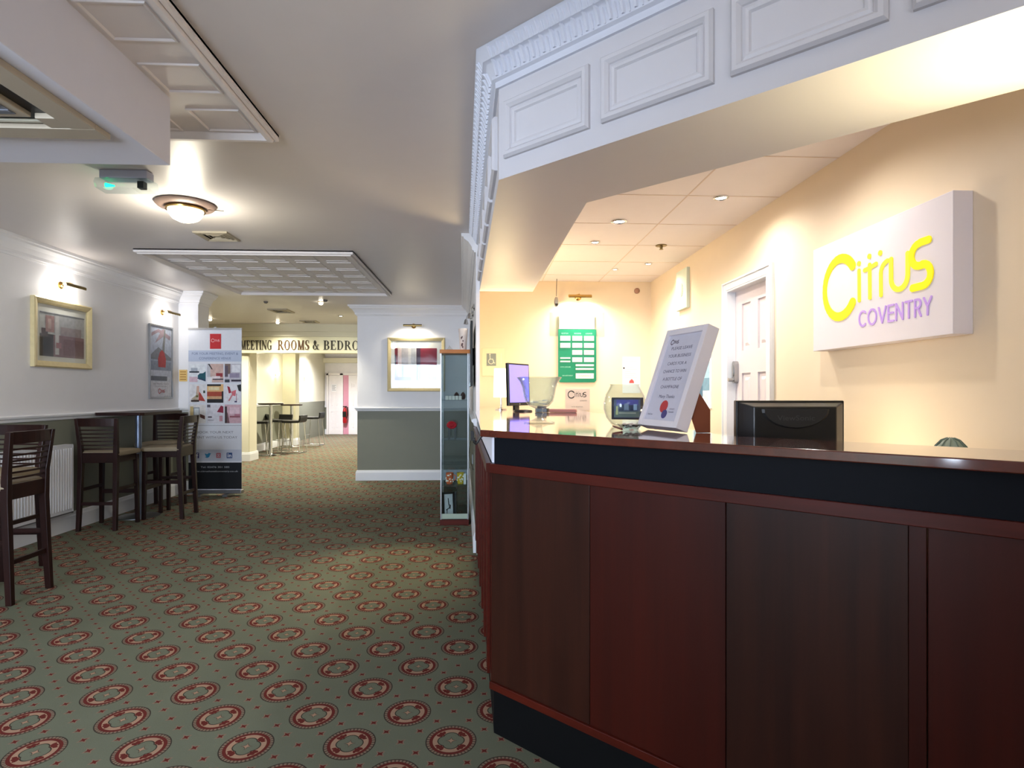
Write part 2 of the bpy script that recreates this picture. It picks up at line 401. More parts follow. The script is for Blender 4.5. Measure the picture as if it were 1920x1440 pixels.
# recessed door with architrave
mb = MB()
W = .062
for (a, b) in ((D0 - W, D0), (D1, D1 + W)): mb.box(RX - .022, RX, a, b, 0, DZ + W); mb.box(RX - .03, RX - .021, a + .045 if a > D0 else a + .002, b - .002 if a > D0 else b - .045, 0, DZ + W - .002)
mb.box(RX - .0225, RX, D0, D1, DZ, DZ + W); mb.box(RX - .031, RX - .021, D0 - W + .003, D1 + W - .003, DZ + .045, DZ + W - .003)
mb.box(RX - .02, RX + .1, D0 - .0, D0 + .012, 0, DZ); mb.box(RX - .02, RX + .1, D1 - .012, D1, 0, DZ); mb.box(RX - .02, RX + .1, D0 + .012, D1 - .012, DZ - .012, DZ)
mb = mb; door = None
struct(mb.build('trim_8', M_TRIM, bevel=.003), 'white architrave around the reception door')
def panel_door(name, M, wd, ht, m, label=None):
    # M frame: x right, y up, z out ; six panels
    mb = MB(); mb.M = M; st = .1 * wd / .62 + .01; mid = wd / 2
    mb.box(0, wd, 0, ht, -.04, -.012)
    rows = [(.18, .78), (.95, 1.44), (1.60, ht - .1)]
    if ht < 1.95: rows = [(z0 * ht / 2.04, z1 * ht / 2.04) for z0, z1 in rows]
    cols = [(st, mid - st * .5), (mid + st * .5, wd - st)]
    for a, b in [(0, st), (mid - st * .5, mid + st * .5), (wd - st, wd)]: mb.box(a, b, 0, ht, -.012, 0)
    zs = [0] + [q for r in rows for q in r] + [ht]
    for i in range(0, len(zs), 2):
        for c in cols: mb.box(c[0], c[1], zs[i], zs[i + 1], -.012, 0)
    for c in cols:
        for r in rows:
            a = [(c[0] + .03, r[0] + .03), (c[1] - .03, r[0] + .03), (c[1] - .03, r[1] - .03), (c[0] + .03, r[1] - .03)]
            b = [(p[0] + (.02 if p[0] < (c[0] + c[1]) / 2 else -.02), p[1] + (.02 if p[1] < (r[0] + r[1]) / 2 else -.02)) for p in a]
            mb.loft([[(p[0], p[1], -.012) for p in a], [(p[0], p[1], -.003) for p in b]])
    return struct(mb.build(name, m))
M_DOOR = mat('door_white', (212, 203, 206), .4, var=.01)
dM = fr((RX + .045, D1 - .012, 0), (0, -1, 0), (0, 0, 1))
d1 = panel_door('door_1', dM, D1 - D0 - .024, DZ - .012, M_DOOR)
h = MB(); h.M = dM; h.prism([(.032 + .024 * math.cos(a), (1.505 if math.sin(a) > 0 else 1.395) + .024 * math.sin(a)) for a in [2 * math.pi * (i + .5) / 16 for i in range(16)]], 0, .03)
h.prism([(.032 + .012 * math.cos(a), (1.49 if math.sin(a) > 0 else 1.43) + .012 * math.sin(a)) for a in [2 * math.pi * (i + .5) / 12 for i in range(12)]], .03, .036)
h.tube([(.032, 1.395, .03), (.032, 1.395, .06), (.032, 1.395, .065)], .014, 10)
h.build('door_lock', M_STEEL, d1)
# bulkhead over the counter: soffit, fascias
BZ = 2.12
K = math.sqrt(.5)
co = Vector((.06, 2.29)); R1 = 1.95
def ch(s, off=0): return (co.x + s * K + off * K, co.y - s * K + off * K)       # along the 45 degree face; off is inwards
outer = [(sidex(4.8) + .03, 4.8), (co.x, co.y), ch(R1)]
inner = [(.44, 4.8), (.445, 2.545), (RX - .002, 1.21), (RX - .002, .91)]
struct(MB().prism([(sidex(4.8) + .03, 4.8), (co.x, co.y), ch(R1), (RX - .002, .7), (RX - .002, 1.21), (.445, 2.545), (.40, 4.8)], BZ, CZ - .001).build('trim_9', [M_BULK]), 'bulkhead over the reception counter')
def picture_mould(mb, M, x0, x1, y0, y1, prof):
    # prof: (inset, height) from the outer edge inwards
    n = len(prof)
    v = []; 
    for i, hgt in prof:
        for (a, b) in ((x0 + i, y0 + i), (x1 - i, y0 + i), (x1 - i, y1 - i), (x0 + i, y1 - i)): v.append((a, b, hgt))
    f = [(j * 4 + k, j * 4 + (k + 1) % 4, (j + 1) * 4 + (k + 1) % 4, (j + 1) * 4 + k) for j in range(n - 1) for k in range(4)]
    mb.add(v, f, M)
BP = [(0, -.002), (0, .012), (.008, .022), (.02, .022), (.03, .012), (.032, .006), (.042, .01), (.05, .008), (.056, -.002)]
fM = fr((co.x, co.y, 0), (K, -K, 0), (0, 0, 1))
for a, b in ((.036, .425), (.474, .857), (.907, 1.288), (1.337, 1.72)):
    mb = MB(); picture_mould(mb, fM, a, b, 2.19, 2.405, BP)
    struct(mb.build('trim_%d' % (10 + int(a * 2)), M_BULK), 'raised rectangular panel moulding on the white bulkhead')
sd = Vector((sidex(4.8) + .03 - co.x, 4.8 - co.y, 0)); sl = sd.length
sM = fr((co.x + sd.x, co.y + sd.y, 0), -sd, (0, 0, 1))
for i in range(6):
    mb = MB(); a = sl - .05 - .4 * (i + 1); picture_mould(mb, sM, a, a + .36, 2.19, 2.405, BP)
    struct(mb.build('trim_%d' % (20 + i), M_BULK), 'raised panel moulding on the aisle side of the bulkhead')
# leafy cornice on the bulkhead
cprof = [(0, 2.468), (.012, 2.468), (.014, 2.49), (.026, 2.497), (.03, 2.512), (.045, 2.548), (.05, 2.553), (.062, 2.556), (.078, 2.59), (.088, 2.599), (0, 2.599)]
mb = MB(); mb.sweep(cprof, [(outer[0][0], outer[0][1]), (co.x, co.y), ch(R1)], side=1)
def rib(mb, s, path, w, hh):
    # path of (out, z); small half round leaf lying on the cornice at distance s
    n = len(path); secs = []
    for i, (o, z) in enumerate(path):
        k = w * (.45 + .55 * math.sin(math.pi * (i + .6) / (n + .2)))
        secs.append([(s - k, z, o - .003), (s - k * .4, z - hh * .2, o + hh), (s + k * .4, z - hh * .2, o + hh), (s + k, z, o - .003)])
    mb.loft(secs, sm=True)
def ribs(mb, M, L):
    mb.M = M; n = int(L / .046)
    for i in range(n):
        s = .02 + i * .046
        rib(mb, s, [(.028, 2.503), (.030, 2.512), (.038, 2.530), (.048, 2.547), (.056, 2.552)], .011, .008)
        rib(mb, s + .023, [(.026, 2.500), (.030, 2.512), (.038, 2.528), (.046, 2.542)], .006, .005)
        rib(mb, s, [(.058, 2.558), (.064, 2.566), (.074, 2.58), (.082, 2.59)], .008, .006)
        rib(mb, s + .023, [(.058, 2.558), (.066, 2.568), (.076, 2.584)], .007, .005)
    mb.M = None
ribs(mb, fM, R1)
ribs(mb, sM, sl)
struct(mb.build('trim_30', mat('plaster_blue_white', (216, 219, 230), .5, var=.02)), 'leaf-moulded cornice around the bulkhead')

# ----- dropped box with the air conditioner -----
struct(MB().box(LX, -1.366, -1.5, 2.672, 2.295, CZ).build('trim_31', M_WHITE, bevel=.003), 'white boxed ceiling duct above the left wall')
# ----- moulded ceiling panels -----
def ceiling_panel(n, x0, x1, y0, y1, cells, label):
    M = fr((0, 0, CZ), (1, 0, 0), (0, -1, 0))      # x right, y = -world y, z down
    mb = MB(); mb.box(x0, x1, -y1, -y0, .0005, .012, M)
    picture_mould(mb, M, x0, x1, -y1, -y0, [(0, 0), (0, .03), (.012, .036), (.018, .03), (.024, .045), (.045, .045), (.055, .02), (.058, .012)])
    for (a, b, c, d) in cells: picture_mould(mb, M, a, b, -d, -c, [(0, .010), (.004, .018), (.012, .018), (.018, .013), (.02, .010)])
    struct(mb.build(n, M_CEIL2), label)
M_CEIL2 = mat('ceiling_panel_paint', (234, 228, 226), .5, var=.02)
cells = [(-1.35 - .355 * i, -1.11 - .355 * i, 2.99 - .375 * j - .23, 2.99 - .375 * j) for i in range(5) for j in range(5)]
ceiling_panel('trim_32', -3.1, -1.03, 1.1, 3.06, cells, 'white moulded ceiling panel beside the boxed duct')
cells = [(-1.30 - .30 * i - .24, -1.30 - .30 * i, 7.68 - .36 * j - .30, 7.68 - .36 * j) for i in range(6) for j in range(6)]
ceiling_panel('trim_33', -3.14, -1.19, 5.5, 7.82, cells, 'tiled ceiling panel further down the corridor')

# ----- far zone -----
mb = MB(); banded(mb, -8, -4.617, 11.75, 11.95); mb.k = 2; mb.box(-4.617, -4.475, 11.6, 12.0, 0, 2.1); mb.box(-4.475, -4.465, 11.62, 11.98, 0, 2.1)
struct(mb.build('wall_far_left', [M_CREAM, M_DADO, M_CREAM]))
struct(MB().sweep(SKIRT, [(-4.75, 11.75), (-4.63, 11.75), (-4.63, 11.59), (-4.46, 11.59), (-4.46, 12.0)]).build('baseboard_column', M_TRIM))
struct(MB().sweep([(o, z) for o, z in DADO], [(-6, 11.75), (-4.617, 11.75)]).build('trim_34', M_TRIM), 'chair rail beside the near column')
FXW = -5.0
mb = MB(); banded(mb, FXW - .2, FXW, 12.0, 19.1); struct(mb.build('wall_bar', [M_CREAM, M_DADO]))
struct(MB().sweep([(o, z - .05) for o, z in DADO], [(FXW, 12.0), (FXW, 15.1)]).build('trim_35', M_TRIM), 'chair rail behind the high tables')
struct(MB().sweep(SKIRT, [(FXW, 12.0), (FXW, 15.1)]).build('baseboard_bar', M_TRIM))
mb = MB(); mb.box(FXW, -4.68, 15.1, 15.4, 0, CZ); struct(mb.build('trim_36', mat('column_olive', (205, 200, 170), .6)), 'cream column behind the high tables')
struct(MB().sweep(SKIRT, [(FXW, 15.1), (-4.68, 15.1), (-4.68, 15.4)]).build('baseboard_pillar', M_TRIM))
mb = MB(); mb.k = 0; mb.box(-7, -3, 19.1, 19.3, .85, CZ); mb.box(-7, -5.9, 19.1, 19.3, 0, .85); mb.k = 1; mb.box(-5.9, -4.92, 19.1, 19.3, .16, .85); mb.k = 0
mb.box(-4.92, -3, 19.1, 19.3, 0, .85); mb.box(-5.9, -4.92, 19.1, 19.3, 0, .16)
struct(mb.build('wall_far', [mat('far_wall_white', (236, 234, 240), .6), M_DADO]))
struct(MB().box(-6, -4.9, 19.07, 19.1, .85, .92).build('trim_37', M_TRIM), 'chair rail on the far wall')
struct(MB().box(-6, -4.9, 19.07, 19.1, 0, .16).build('baseboard_far', M_TRIM))
struct(MB().box(-5.5, -3, 18.9, 19.1, 2.25, 2.4).build('trim_38', M_CREAM), 'beam above the far doors')
M_DOORF = mat('far_door_white', (240, 236, 238), .4)
d2 = panel_door('door_2', fr((-4.87, 19.06, 0), (1, 0, 0), (0, 0, 1)), .36, 1.86, M_DOORF)
mb = MB(); mb.M = fr((-4.87, 19.06, 0), (1, 0, 0), (0, 0, 1)); mb.box(.08, .24, 1.35, 1.58, .001, .006); mb.k = 1
for i in range(5): mb.box(.1, .22 - .03 * (i % 2), 1.39 + i * .036, 1.402 + i * .036, .006, .007)
mb.build('door_notice', [flat((244, 244, 248)), flat((120, 120, 128))], d2)
d3 = panel_door('door_3', fr((-4.24, 19.0, 0), (1, 0, 0), (0, 0, 1)), .5, 1.86, M_DOORF)
mb = MB(); mb.box(-4.41, -4.24, 19.02, 19.09, 0, 1.86); struct(mb.build('trim_39', mat('pink_door_edge', (214, 150, 172), .5)), 'pink painted edge beside the far door')
mb = MB(); mb.box(-4.93, -4.875, 19.0, 19.1, 0, 1.92); mb.box(-4.51, -4.415, 19.0, 19.1, 0, 1.92); mb.box(-4.93, -3.7, 19.0, 19.1, 1.865, 1.93)
struct(mb.build('trim_40', M_DOORF), 'white frames of the far doors')
struct(MB().box(-1.86, -1.7, 9.2, 19.1, 0, CZ).build('wall_corridor_right', M_CREAM))
struct(MB().box(-8.1, -8, -3.2, 21, 0, CZ).build('wall_outer_left', M_CREAM))
struct(MB().box(-8, LX - .2, PIER - .1, PIER, 0, CZ).build('wall_recess', M_CREAM))
# rear wall behind the camera with a wide window opening
mb = MB(); mb.box(-4.1, 1.9, -3.3, -3.2, 0, .6); mb.box(-4.1, 1.9, -3.3, -3.2, 2.4, CZ); mb.box(-4.1, -3.1, -3.3, -3.2, .6, 2.4); mb.box(.8, 1.9, -3.3, -3.2, .6, 2.4)
struct(mb.build('wall_rear', M_WALL))
struct(MB().box(-1.3, 3.0, -.85, -.7, 0, CZ).build('wall_light_block', M_WALL))  # unseen wall added to block window light on the counter side
# curved sign bulkhead
def curv(x):
    u = (x + 3.45) / 1.6; return 11.42 + .16 * u * u
xs = [-5.6 + 3.9 * i / 24 for i in range(25)]
def curved_band(z0, z1, off=0, t=.25):
    secs = []
    for x in xs:
        y = curv(x) - off; secs.append([(x, y, z0), (x, y, z1), (x, y + t, z1), (x, y + t, z0)])
    return MB().loft(secs)
sb = thing('lettered_sign_board', 'long cream curved fascia sign reading MEETING ROOMS and BEDROOMS over the corridor', 'sign', (-3.5, 11.42, 2.06))
curved_band(2.06, 2.365).build('board', mat('cream_sign_board', (250, 246, 216), .5, var=.01), sb)
struct(curved_band(2.366, 2.46, .03, .3).build('trim_41', M_CREAM), 'lower moulding over the curved sign')
struct(curved_band(2.46, 2.6, .07, .35).build('trim_42', M_CREAM), 'upper moulding over the curved sign')

# ---- serif lettering ----
def serif(ch_):
    T_, t_ = .2, .07; sv = .05
    L = []
    def stem(x, w=T_): L.append([(x - w / 2, 0), (x + w / 2, 0), (x + w / 2, 1), (x - w / 2, 1)])
    def sf(x, y, w=.34): L.append([(x - w / 2, y), (x + w / 2, y), (x + w / 2, y + sv), (x - w / 2, y + sv)])
    def ln(a, b, w):
        a = Vector(a); b = Vector(b); L.append([(a.x - w / 2, a.y), (a.x + w / 2, a.y), (b.x + w / 2, b.y), (b.x - w / 2, b.y)])
    def bar(x0, x1, y, w=t_): L.append([(x0, y), (x1, y), (x1, y + w), (x0, y + w)])
    def bowl(cx, cy, rx, ry, a0, a1):
        n = 12
        for i in range(n):
            q = []
            for k, io in ((0, 1), (1, 1), (1, 0), (0, 0)):
                a = math.radians(a0 + (a1 - a0) * (i + k) / n); c, s_ = math.cos(a), math.sin(a)
                th = t_ + (T_ - t_) * abs(c) ** 1.4
                q.append((cx + (rx - (0 if io else th)) * c, cy + (ry - (0 if io else t_)) * s_))
            L.append(q)
    if ch_ == 'M': stem(.17, .08); sf(.17, 0, .26); sf(.12, .95, .22); ln((.5, 0), (.2, 1), .2); ln((.5, 0), (.83, 1), .08); stem(.86); sf(.86, 0); sf(.9, .95, .24); return L, 1.05
    if ch_ == 'E' : stem(.2); sf(.18, 0); sf(.18, .95); bar(.2, .68, 0); bar(.2, .66, .93); bar(.2, .5, .48); L.append([(.62, 0), (.7, 0), (.72, .24), (.67, .24)]); L.append([(.6, 1), (.67, 1), (.68, .78), (.63, .78)]); L.append([(.47, .36), (.51, .36), (.51, .66), (.47, .66)]); return L, .78
    if ch_ == 'T': stem(.38); sf(.38, 0); bar(.02, .74, .93); L.append([(.02, 1), (.08, 1), (.05, .75), (.01, .75)]); L.append([(.68, 1), (.74, 1), (.75, .75), (.71, .75)]); return L, .8
    if ch_ == 'I': stem(.2); sf(.2, 0); sf(.2, .95); return L, .42
    if ch_ == 'N': stem(.15, .08); sf(.15, 0, .26); ln((.78, 0), (.18, 1), .2); stem(.8, .08); sf(.8, .95, .26); sf(.12, .95, .2); return L, .95
    if ch_ in 'GOC':
        if ch_ == 'O': bowl(.45, .5, .42, .53, 0, 360); return L, .93
        bowl(.45, .5, .42, .53, 45, 315); L.append([(.68, .68), (.74, .68), (.76, .98), (.72, .98)])
        if ch_ == 'G': L.append([(.6, 0.03), (.8, 0.03), (.8, .42), (.6, .42)]); bar(.52, .88, .4, .05)
        return L, .93
    if ch_ == 'D': stem(.2); sf(.16, 0, .26); sf(.16, .95, .26); bowl(.36, .5, .46, .5, -90, 90); bar(.2, .4, 0); bar(.2, .4, .93); return L, .9
    if ch_ in 'RB':
        stem(.2); sf(.18, 0); sf(.18, .95); bowl(.38, .735, .32, .265, -90, 90); bar(.2, .4, .93); bar(.2, .4, .47)
        if ch_ == 'R': ln((.78, 0), (.45, .5), .2); sf(.8, 0, .24); return L, .92
        bowl(.4, .27, .36, .27, -90, 90); bar(.2, .42, 0); return L, .82
    if ch_ == 'S':
        bowl(.36, .73, .29, .29, 60, 235); bowl(.34, .27, .31, .29, -125, 55); ln((.52, .3), (.18, .66), .22); L.append([(.56, .7), (.6, .7), (.62, .99), (.57, .99)]); L.append([(.04, 0), (.09, 0), (.1, .3), (.06, .3)]); return L, .72
    if ch_ == '&':
        bowl(.36, .77, .2, .24, 0, 360); bowl(.34, .28, .32, .29, 90, 330); ln((.8, 0), (.28, .68), .18); ln((.58, .1), (.8, .5), .07); bar(.66, .94, .5, .05); sf(.86, 0, .22); return L, .98
    return L, .5
def serif_text(mb, s, x0, x1, y0, h, fn, gap=.06):
    tot = sum((serif(c)[1] + gap) if c != ' ' else .42 for c in s); sx = (x1 - x0) / tot; x = x0
    for c in s:
        if c == ' ': x += .42 * sx; continue
        L, wd = serif(c)
        for q in L:
            v = []
            for z in (.0, .012):
                for p in q: v.append(fn(x + p[0] * sx, y0 + p[1] * h, z))
            mb.add(v, [(0, 1, 2, 3), (4, 5, 6, 7), (0, 1, 5, 4), (1, 2, 6, 5), (2, 3, 7, 6), (3, 0, 4, 7)])
        x += (wd + gap) * sx
for wd, a, b, c in (('MEETING', -4.585, -3.97, (64, 58, 46)), ('ROOMS', -3.87, -3.27, (84, 54, 24)), ('&', -3.22, -3.09, (64, 58, 46)), ('BEDROOMS', -3.02, -1.94, (60, 54, 42))):
    mb = MB(); serif_text(mb, wd, a, b, 2.12, .175, lambda x, z, o: (x, curv(x) - .001 - o, z)); mb.build('lettering', flat(c), sb)

# ---------------- reception counter ----------------
rc = thing('reception_counter', 'large angled mahogany reception counter with black band and black plinth', 'counter', (.1, 2.3, 0))
cc = Vector((.031, 2.279)); RL = 2.1
def cp(s, off=0):
    return (cc.x + s * K + off * K, cc.y - s * K + off * K)
cM = fr((cc.x, cc.y, 0), (K, -K, 0), (0, 0, 1))     # z out towards the camera
PL = [0, .4546, .914, 1.3447, 1.79, RL]
for i in range(5):
    a, b = PL[i], PL[i + 1]; a2 = a + (.035 if i == 3 else 0)
    MB().box(a2 + .001, b - .001, .2, .995, -.03, 0, cM).build('front_panel', M_WOODA if i in (0, 2) else M_WOODB, rc, bevel=.0015)
MB().box(PL[3], PL[3] + .034, .2, .995, -.03, .004, cM).build('stile', M_WOODB, rc, bevel=.001)
MB().box(-.002, RL, .995, 1.031, -.03, .008, cM).build('top_rail', M_WOODR, rc, bevel=.002)
MB().box(-.002, RL, .172, .2, -.03, .01, cM).build('bottom_rail', M_WOODR, rc, bevel=.002)
MB().box(.012, RL, 1.031, 1.134, -.05, -.004, cM).build('black_band', M_NAVY, rc)
def side_off(y, o): return (sidex(y) + o, y)
MB().prism([(sidex(4.8) + .02, 4.8), (cc.x + .01, cc.y + .0), cp(RL, .015), cp(RL, .06), (.09, 2.33), (sidex(4.8) + .07, 4.8)], 0, .172).build('plinth', M_PLINTH, rc)
mb = MB(); mb.prism([(sidex(4.8), 4.8), (cc.x, cc.y), (cc.x + .05, cc.y + .02), (sidex(4.8) + .05, 4.8)], .172, 1.03)
for y0 in [2.34 + .35 * i for i in range(7)]:
    for dy in (0, .03, .06): mb.prism([(sidex(y0 + dy) - .001, y0 + dy), (sidex(y0 + dy + .012) - .001, y0 + dy + .012), (sidex(y0 + dy + .012) - .012, y0 + dy + .012), (sidex(y0 + dy) - .012, y0 + dy)], .2, 1.0)
mb.prism([(sidex(4.8) - .02, 4.8), (cc.x - .02, cc.y + .02), (cc.x + .05, cc.y + .02), (sidex(4.8) + .05, 4.8)], .995, 1.03)
mb.build('side_panel', M_WOODR, rc)
MB().prism([(sidex(4.8) + .005, 4.8), (cc.x + .003, cc.y + .03), (cc.x + .03, cc.y + .004), (sidex(4.8) + .05, 4.8)], 1.031, 1.134).build('white_band', M_WHITE, rc)
dsk = thing('back_desk', 'lower staff desk behind the counter carrying the black monitor', 'desk', (1.2, 2.2, 0))
MB().prism([(.90, 2.10), (1.55, 1.45), (RX - .01, 1.45), (RX - .01, 2.7), (.90, 2.7)], .72, .75).build('desktop', M_WOODR, dsk)
for (x_, y_) in ((.95, 2.14), (1.56, 1.5), (1.70, 2.62), (.95, 2.62)): MB().box(x_ - .02, x_ + .02, y_ - .02, y_ + .02, 0, .72).build('leg', M_STEEL, dsk)
TZ = 1.16
ctop = [(sidex(4.78) - .01, 4.78), (-.012, 2.272), (1.35, .91), (1.58, 1.135), (.80, 1.915), (.80, 4.9), (.80, 6.23), (sidex(6.23) + .035, 6.23), (sidex(4.83) + .035, 4.83), (sidex(4.83) + .035, 4.78)]
MB().prism(ctop, TZ - .026, TZ).build('countertop', M_TOP, rc, bevel=.003)
# hook under the counter edge
for y_ in (2.42, 2.52):
    mb = MB(); mb.tube([(.006, y_, 1.135), (-.012, y_, 1.118), (-.022, y_, 1.10), (-.03, y_, 1.092), (-.038, y_, 1.10), (-.038, y_, 1.112)], .004, 8); mb.build('bag_hook', M_BLACK, rc)

# ---------------- big Citrus sign ----------------
sg = thing('illuminated_sign', 'deep white box sign reading Citrus in yellow and COVENTRY in purple on the right wall', 'sign', (1.70, 2.54, 1.515))
sM2 = fr((1.703, 2.996, 1.515), (0, -1, 0), (0, 0, 1))
MB().box(0, .916, 0, .522, -.0765, 0, sM2).build('sign_box', [mat('sign_white_vinyl', (238, 232, 240), .5, var=.01)], sg, bevel=.002)
M_YEL = mat('yellow_letter', (255, 232, 10), .5, emit=.25, ecol=(255, 235, 0), var=.01)
M_YEL2 = mat('overexposed_yellow_letter', (255, 242, 60), .5, emit=.3, ecol=(255, 240, 40), var=.01)  # overexposure of the thin letters put into paler yellow and emission
M_LIL = mat('lilac_letter', (196, 158, 232), .5, emit=.1, ecol=(205, 170, 240), var=.01)
def citrus(mb, M, x, y, s, z0=0, z1=.003, heavy=0, thin=None):
    # drawn in the units of the big sign: 0.09..0.82 wide
    def T(pts): return [(x + (p[0] - .09) * s, y + (p[1] - .144) * s) for p in pts]
    mb.k = 0
    c = arc(.232, .288, .125, 38, 322, 26, ry=.138)
    for i, (a, b) in enumerate(zip(c[:-1], c[1:])):
        th = (.030 + .014 * abs(math.cos(math.pi * (i / 25.0) )) ** 1.0) * s
        mb.stroke(T([a, b]), th, z0, z1, M)
    mb.stroke(T([(.80, .372), (.755, .372)] + arc(.752, .326, .044, 90, 270, 10) + [(.768, .282)] + arc(.768, .243, .042, 90, -90, 10) + [(.715, .201)]), .030 * s, z0, z1, M)
    mb.k = heavy
    w_ = .019 * s
    mb.stroke(T([(.378, .340), (.380, .205)]), w_, z0, z1, M); mb.disc(*T([(.377, .372)])[0], w_ * .62, z0, z1, M)
    mb.stroke(T([(.452, .350), (.454, .205)]), w_, z0, z1, M); mb.stroke(T([(.418, .333), (.45, .336), (.495, .345)]), w_, z0, z1, M); mb.disc(*T([(.450, .388)])[0], w_ * .62, z0, z1, M)
    mb.stroke(T([(.527, .205), (.526, .30)] + bez((.526, .30), (.53, .335), (.568, .343), 6)), w_, z0, z1, M); mb.disc(*T([(.522, .386)])[0], w_ * .62, z0, z1, M)
    mb.stroke(T([(.590, .343), (.590, .265)] + arc(.639, .262, .049, 180, 360, 12, ry=.052) + [(.688, .345)]), w_ * 1.15, z0, z1, M)
mb = MB(); citrus(mb, sM2, .09, .144, 1.0, 0, .004, 1); mb.build('lettering', [M_YEL, M_YEL2], sg)
mb = MB(); mb.M = sM2
SL = {'C': ([arc(.5, .5, .5, 50, 310, 14)], .9), 'O': ([arc(.5, .5, .5, 0, 360, 20)], 1.0), 'V': ([[(0, 1), (.42, 0), (.84, 1)]], .84), 'E': ([[(.6, 1), (0, 1), (0, 0), (.6, 0)], [(0, .52), (.55, .52)]], .6),
      'N': ([[(0, 0), (0, 1), (.72, 0), (.72, 1)]], .72), 'T': ([[(0, 1), (.7, 1)], [(.35, 1), (.35, 0)]], .7), 'R': ([[(0, 0), (0, 1), (.3, 1)] + arc(.3, .75, .25, 90, -90, 8) + [(0, .5)], [(.28, .5), (.58, 0)]], .58), 'Y': ([[(0, 1), (.36, .48), (.72, 1)], [(.36, .48), (.36, 0)]], .72)}
tot = sum(SL[c][1] + .3 for c in 'COVENTRY') - .3; sx = .435 / tot; x = .378
for c in 'COVENTRY':
    ss, wd = SL[c]
    for q in ss: mb.stroke([(x + p[0] * sx, .086 + p[1] * .066) for p in q], .0085, 0, .003)
    x += (wd + .3) * sx
mb.build('lettering', M_LIL, sg)

# ---------------- left wall things ----------------
def wall_frame(o, r, u): return fr(o, r, u)
def patches(parent, name, M, items, z0=.0, label=None):
    cols = []; mb = MB(); z = z0
    for it in items:
        c = it[0]
        if c not in cols: cols.append(c)
        mb.k = cols.index(c); z += .0003
        if len(it) == 2: mb.poly(it[1], z, M)
        else: x0, x1, y0, y1 = it[1:5]; mb.poly([(x0, y0), (x1, y0), (x1, y1), (x0, y1)], z, M)
    return mb.build(name, [mat('art_%02x%02x%02x' % tuple(c), c, .6, var=.3, nscale=26) for c in cols], parent)
def picture(name, label, cat, M, wd, ht, fw, art, mount, loc, fm=M_GOLD, depth=.035):
    t = thing(name, label, cat, loc)
    mb = MB(); picture_mould(mb, M, 0, wd, 0, ht, [(0, .0), (0, depth), (fw * .2, depth + .006), (fw * .7, depth - .004), (fw, depth - .012), (fw, .006)]); mb.poly([(0, 0), (wd, 0), (wd, ht), (0, ht)], .001, M)
    frm = mb.build('frame', fm, t)
    MB().box(fw, wd - fw, fw, ht - fw, .002, .008, M).build('mount', M_MAT, t)
    patches(t, 'print', M, art, .009)
    MB().box(fw, wd - fw, fw, ht - fw, depth - .016, depth - .014, M).build('glass', M_GLASS, frm)
    return t
def picture_lamp(label, M, cx, z, bar, loc, power=9, mat_=M_DBRASS, grp='brass picture lights', col=WARMW, reach=.13, lp=None):
    t = thing('picture_light', label, 'lamp', loc, group=None)
    mb = MB(); mb.M = M @ Matrix.Translation((cx, z, 0)); mb.lathe([(.035, 0), (.035, .008), (.02, .016), (0.001, .018)], 16); mb.build('wall_plate', M_BRASS, t)
    mb = MB(); mb.M = M @ Matrix.Translation((cx, z, 0))
    mb.tube(bez((0, 0, .015), (0, .05, .06), (0, -.0, reach), 8), .005, 8); mb.build('arm', M_BRASS, t)
    mb = MB(); mb.M = M @ Matrix.Translation((cx, z - .012, reach)); L = bar / 2
    n = 10; secs = []
    for x in (-L, L):
        secs.append([(x, .02 * math.cos(a), .02 * math.sin(a)) for a in [math.radians(-20 + 220 * i / n) for i in range(n + 1)]] + [(x, .017 * math.cos(a), .017 * math.sin(a)) for a in [math.radians(200 - 220 * i / n) for i in range(n + 1)]])
    mb.M = mb.M @ Matrix.Rotation(math.radians(-70), 4, 'X')
    mb.loft(secs); hood = mb.build('lamp_hood', mat_, t)
    mb = MB(); mb.M = M @ Matrix.Translation((cx, z - .014, reach)); mb.tube([(-L * .9, 0, 0), (L * .9, 0, 0)], .007, 8); mb.build('bulb', M_BULB, hood)
    for sx_ in (-L * .6, L * .6):
        p = M @ Vector((cx + sx_, z - .045, reach * .9)); q = M @ Vector((cx + sx_ * 1.6, z - .5, 0))
        light('SPOT', 'picture_lamp_light', p, power, col, .02, q, 150, 1.0, parent=t)
        if lp: 
            p = M @ Vector((cx + sx_, z - .01, reach * .75)); light('POINT', 'picture_lamp_glow', p, lp, col, .02, parent=t)
    return t
LM = fr((LX, 0, 0), (0, 1, 0), (0, 0, 1))       # on left wall: x = world y
y0, y1, z0, z1 = 5.35, 6.115, 1.532, 2.15
A = fr((LX + .001, y0, z0), (0, 1, 0), (0, 0, 1)); w_, h_ = y1 - y0, z1 - z0
a0, a1, b0, b1 = .095, w_ - .085, .10, h_ - .12
art = [((206, 204, 204), a0, a1, b0, b1), ((150, 112, 118), a0 + .1, a1, b0, b0 + .2), ((132, 92, 100), a0 + .3, a1, b0 + .02, b0 + .17), ((186, 182, 184), a0 + .18, a1, b0 + .21, b1), ((168, 150, 152), a0 + .26, a1 - .04, b0 + .2, b0 + .28),
       ((70, 60, 66), a0, a0 + .17, b0, b0 + .2), ((48, 42, 48), a0 + .05, a0 + .15, b0 + .02, b0 + .17), ((96, 78, 84), a0 + .02, a0 + .1, b0 + .18, b0 + .25), ((178, 140, 138), a0 + .07, a0 + .18, b0 + .22, b1 - .03),
       ((214, 206, 206), a0 + .19, a0 + .24, b0 + .02, b1 - .02), ((200, 172, 170), a0 + .1, a0 + .14, b0 + .25, b1 - .06), ((176, 120, 126), a0 + .2, a0 + .27, b0 + .08, b0 + .13), ((124, 122, 126), a0, a1, b1 - .015, b1 - .005)]
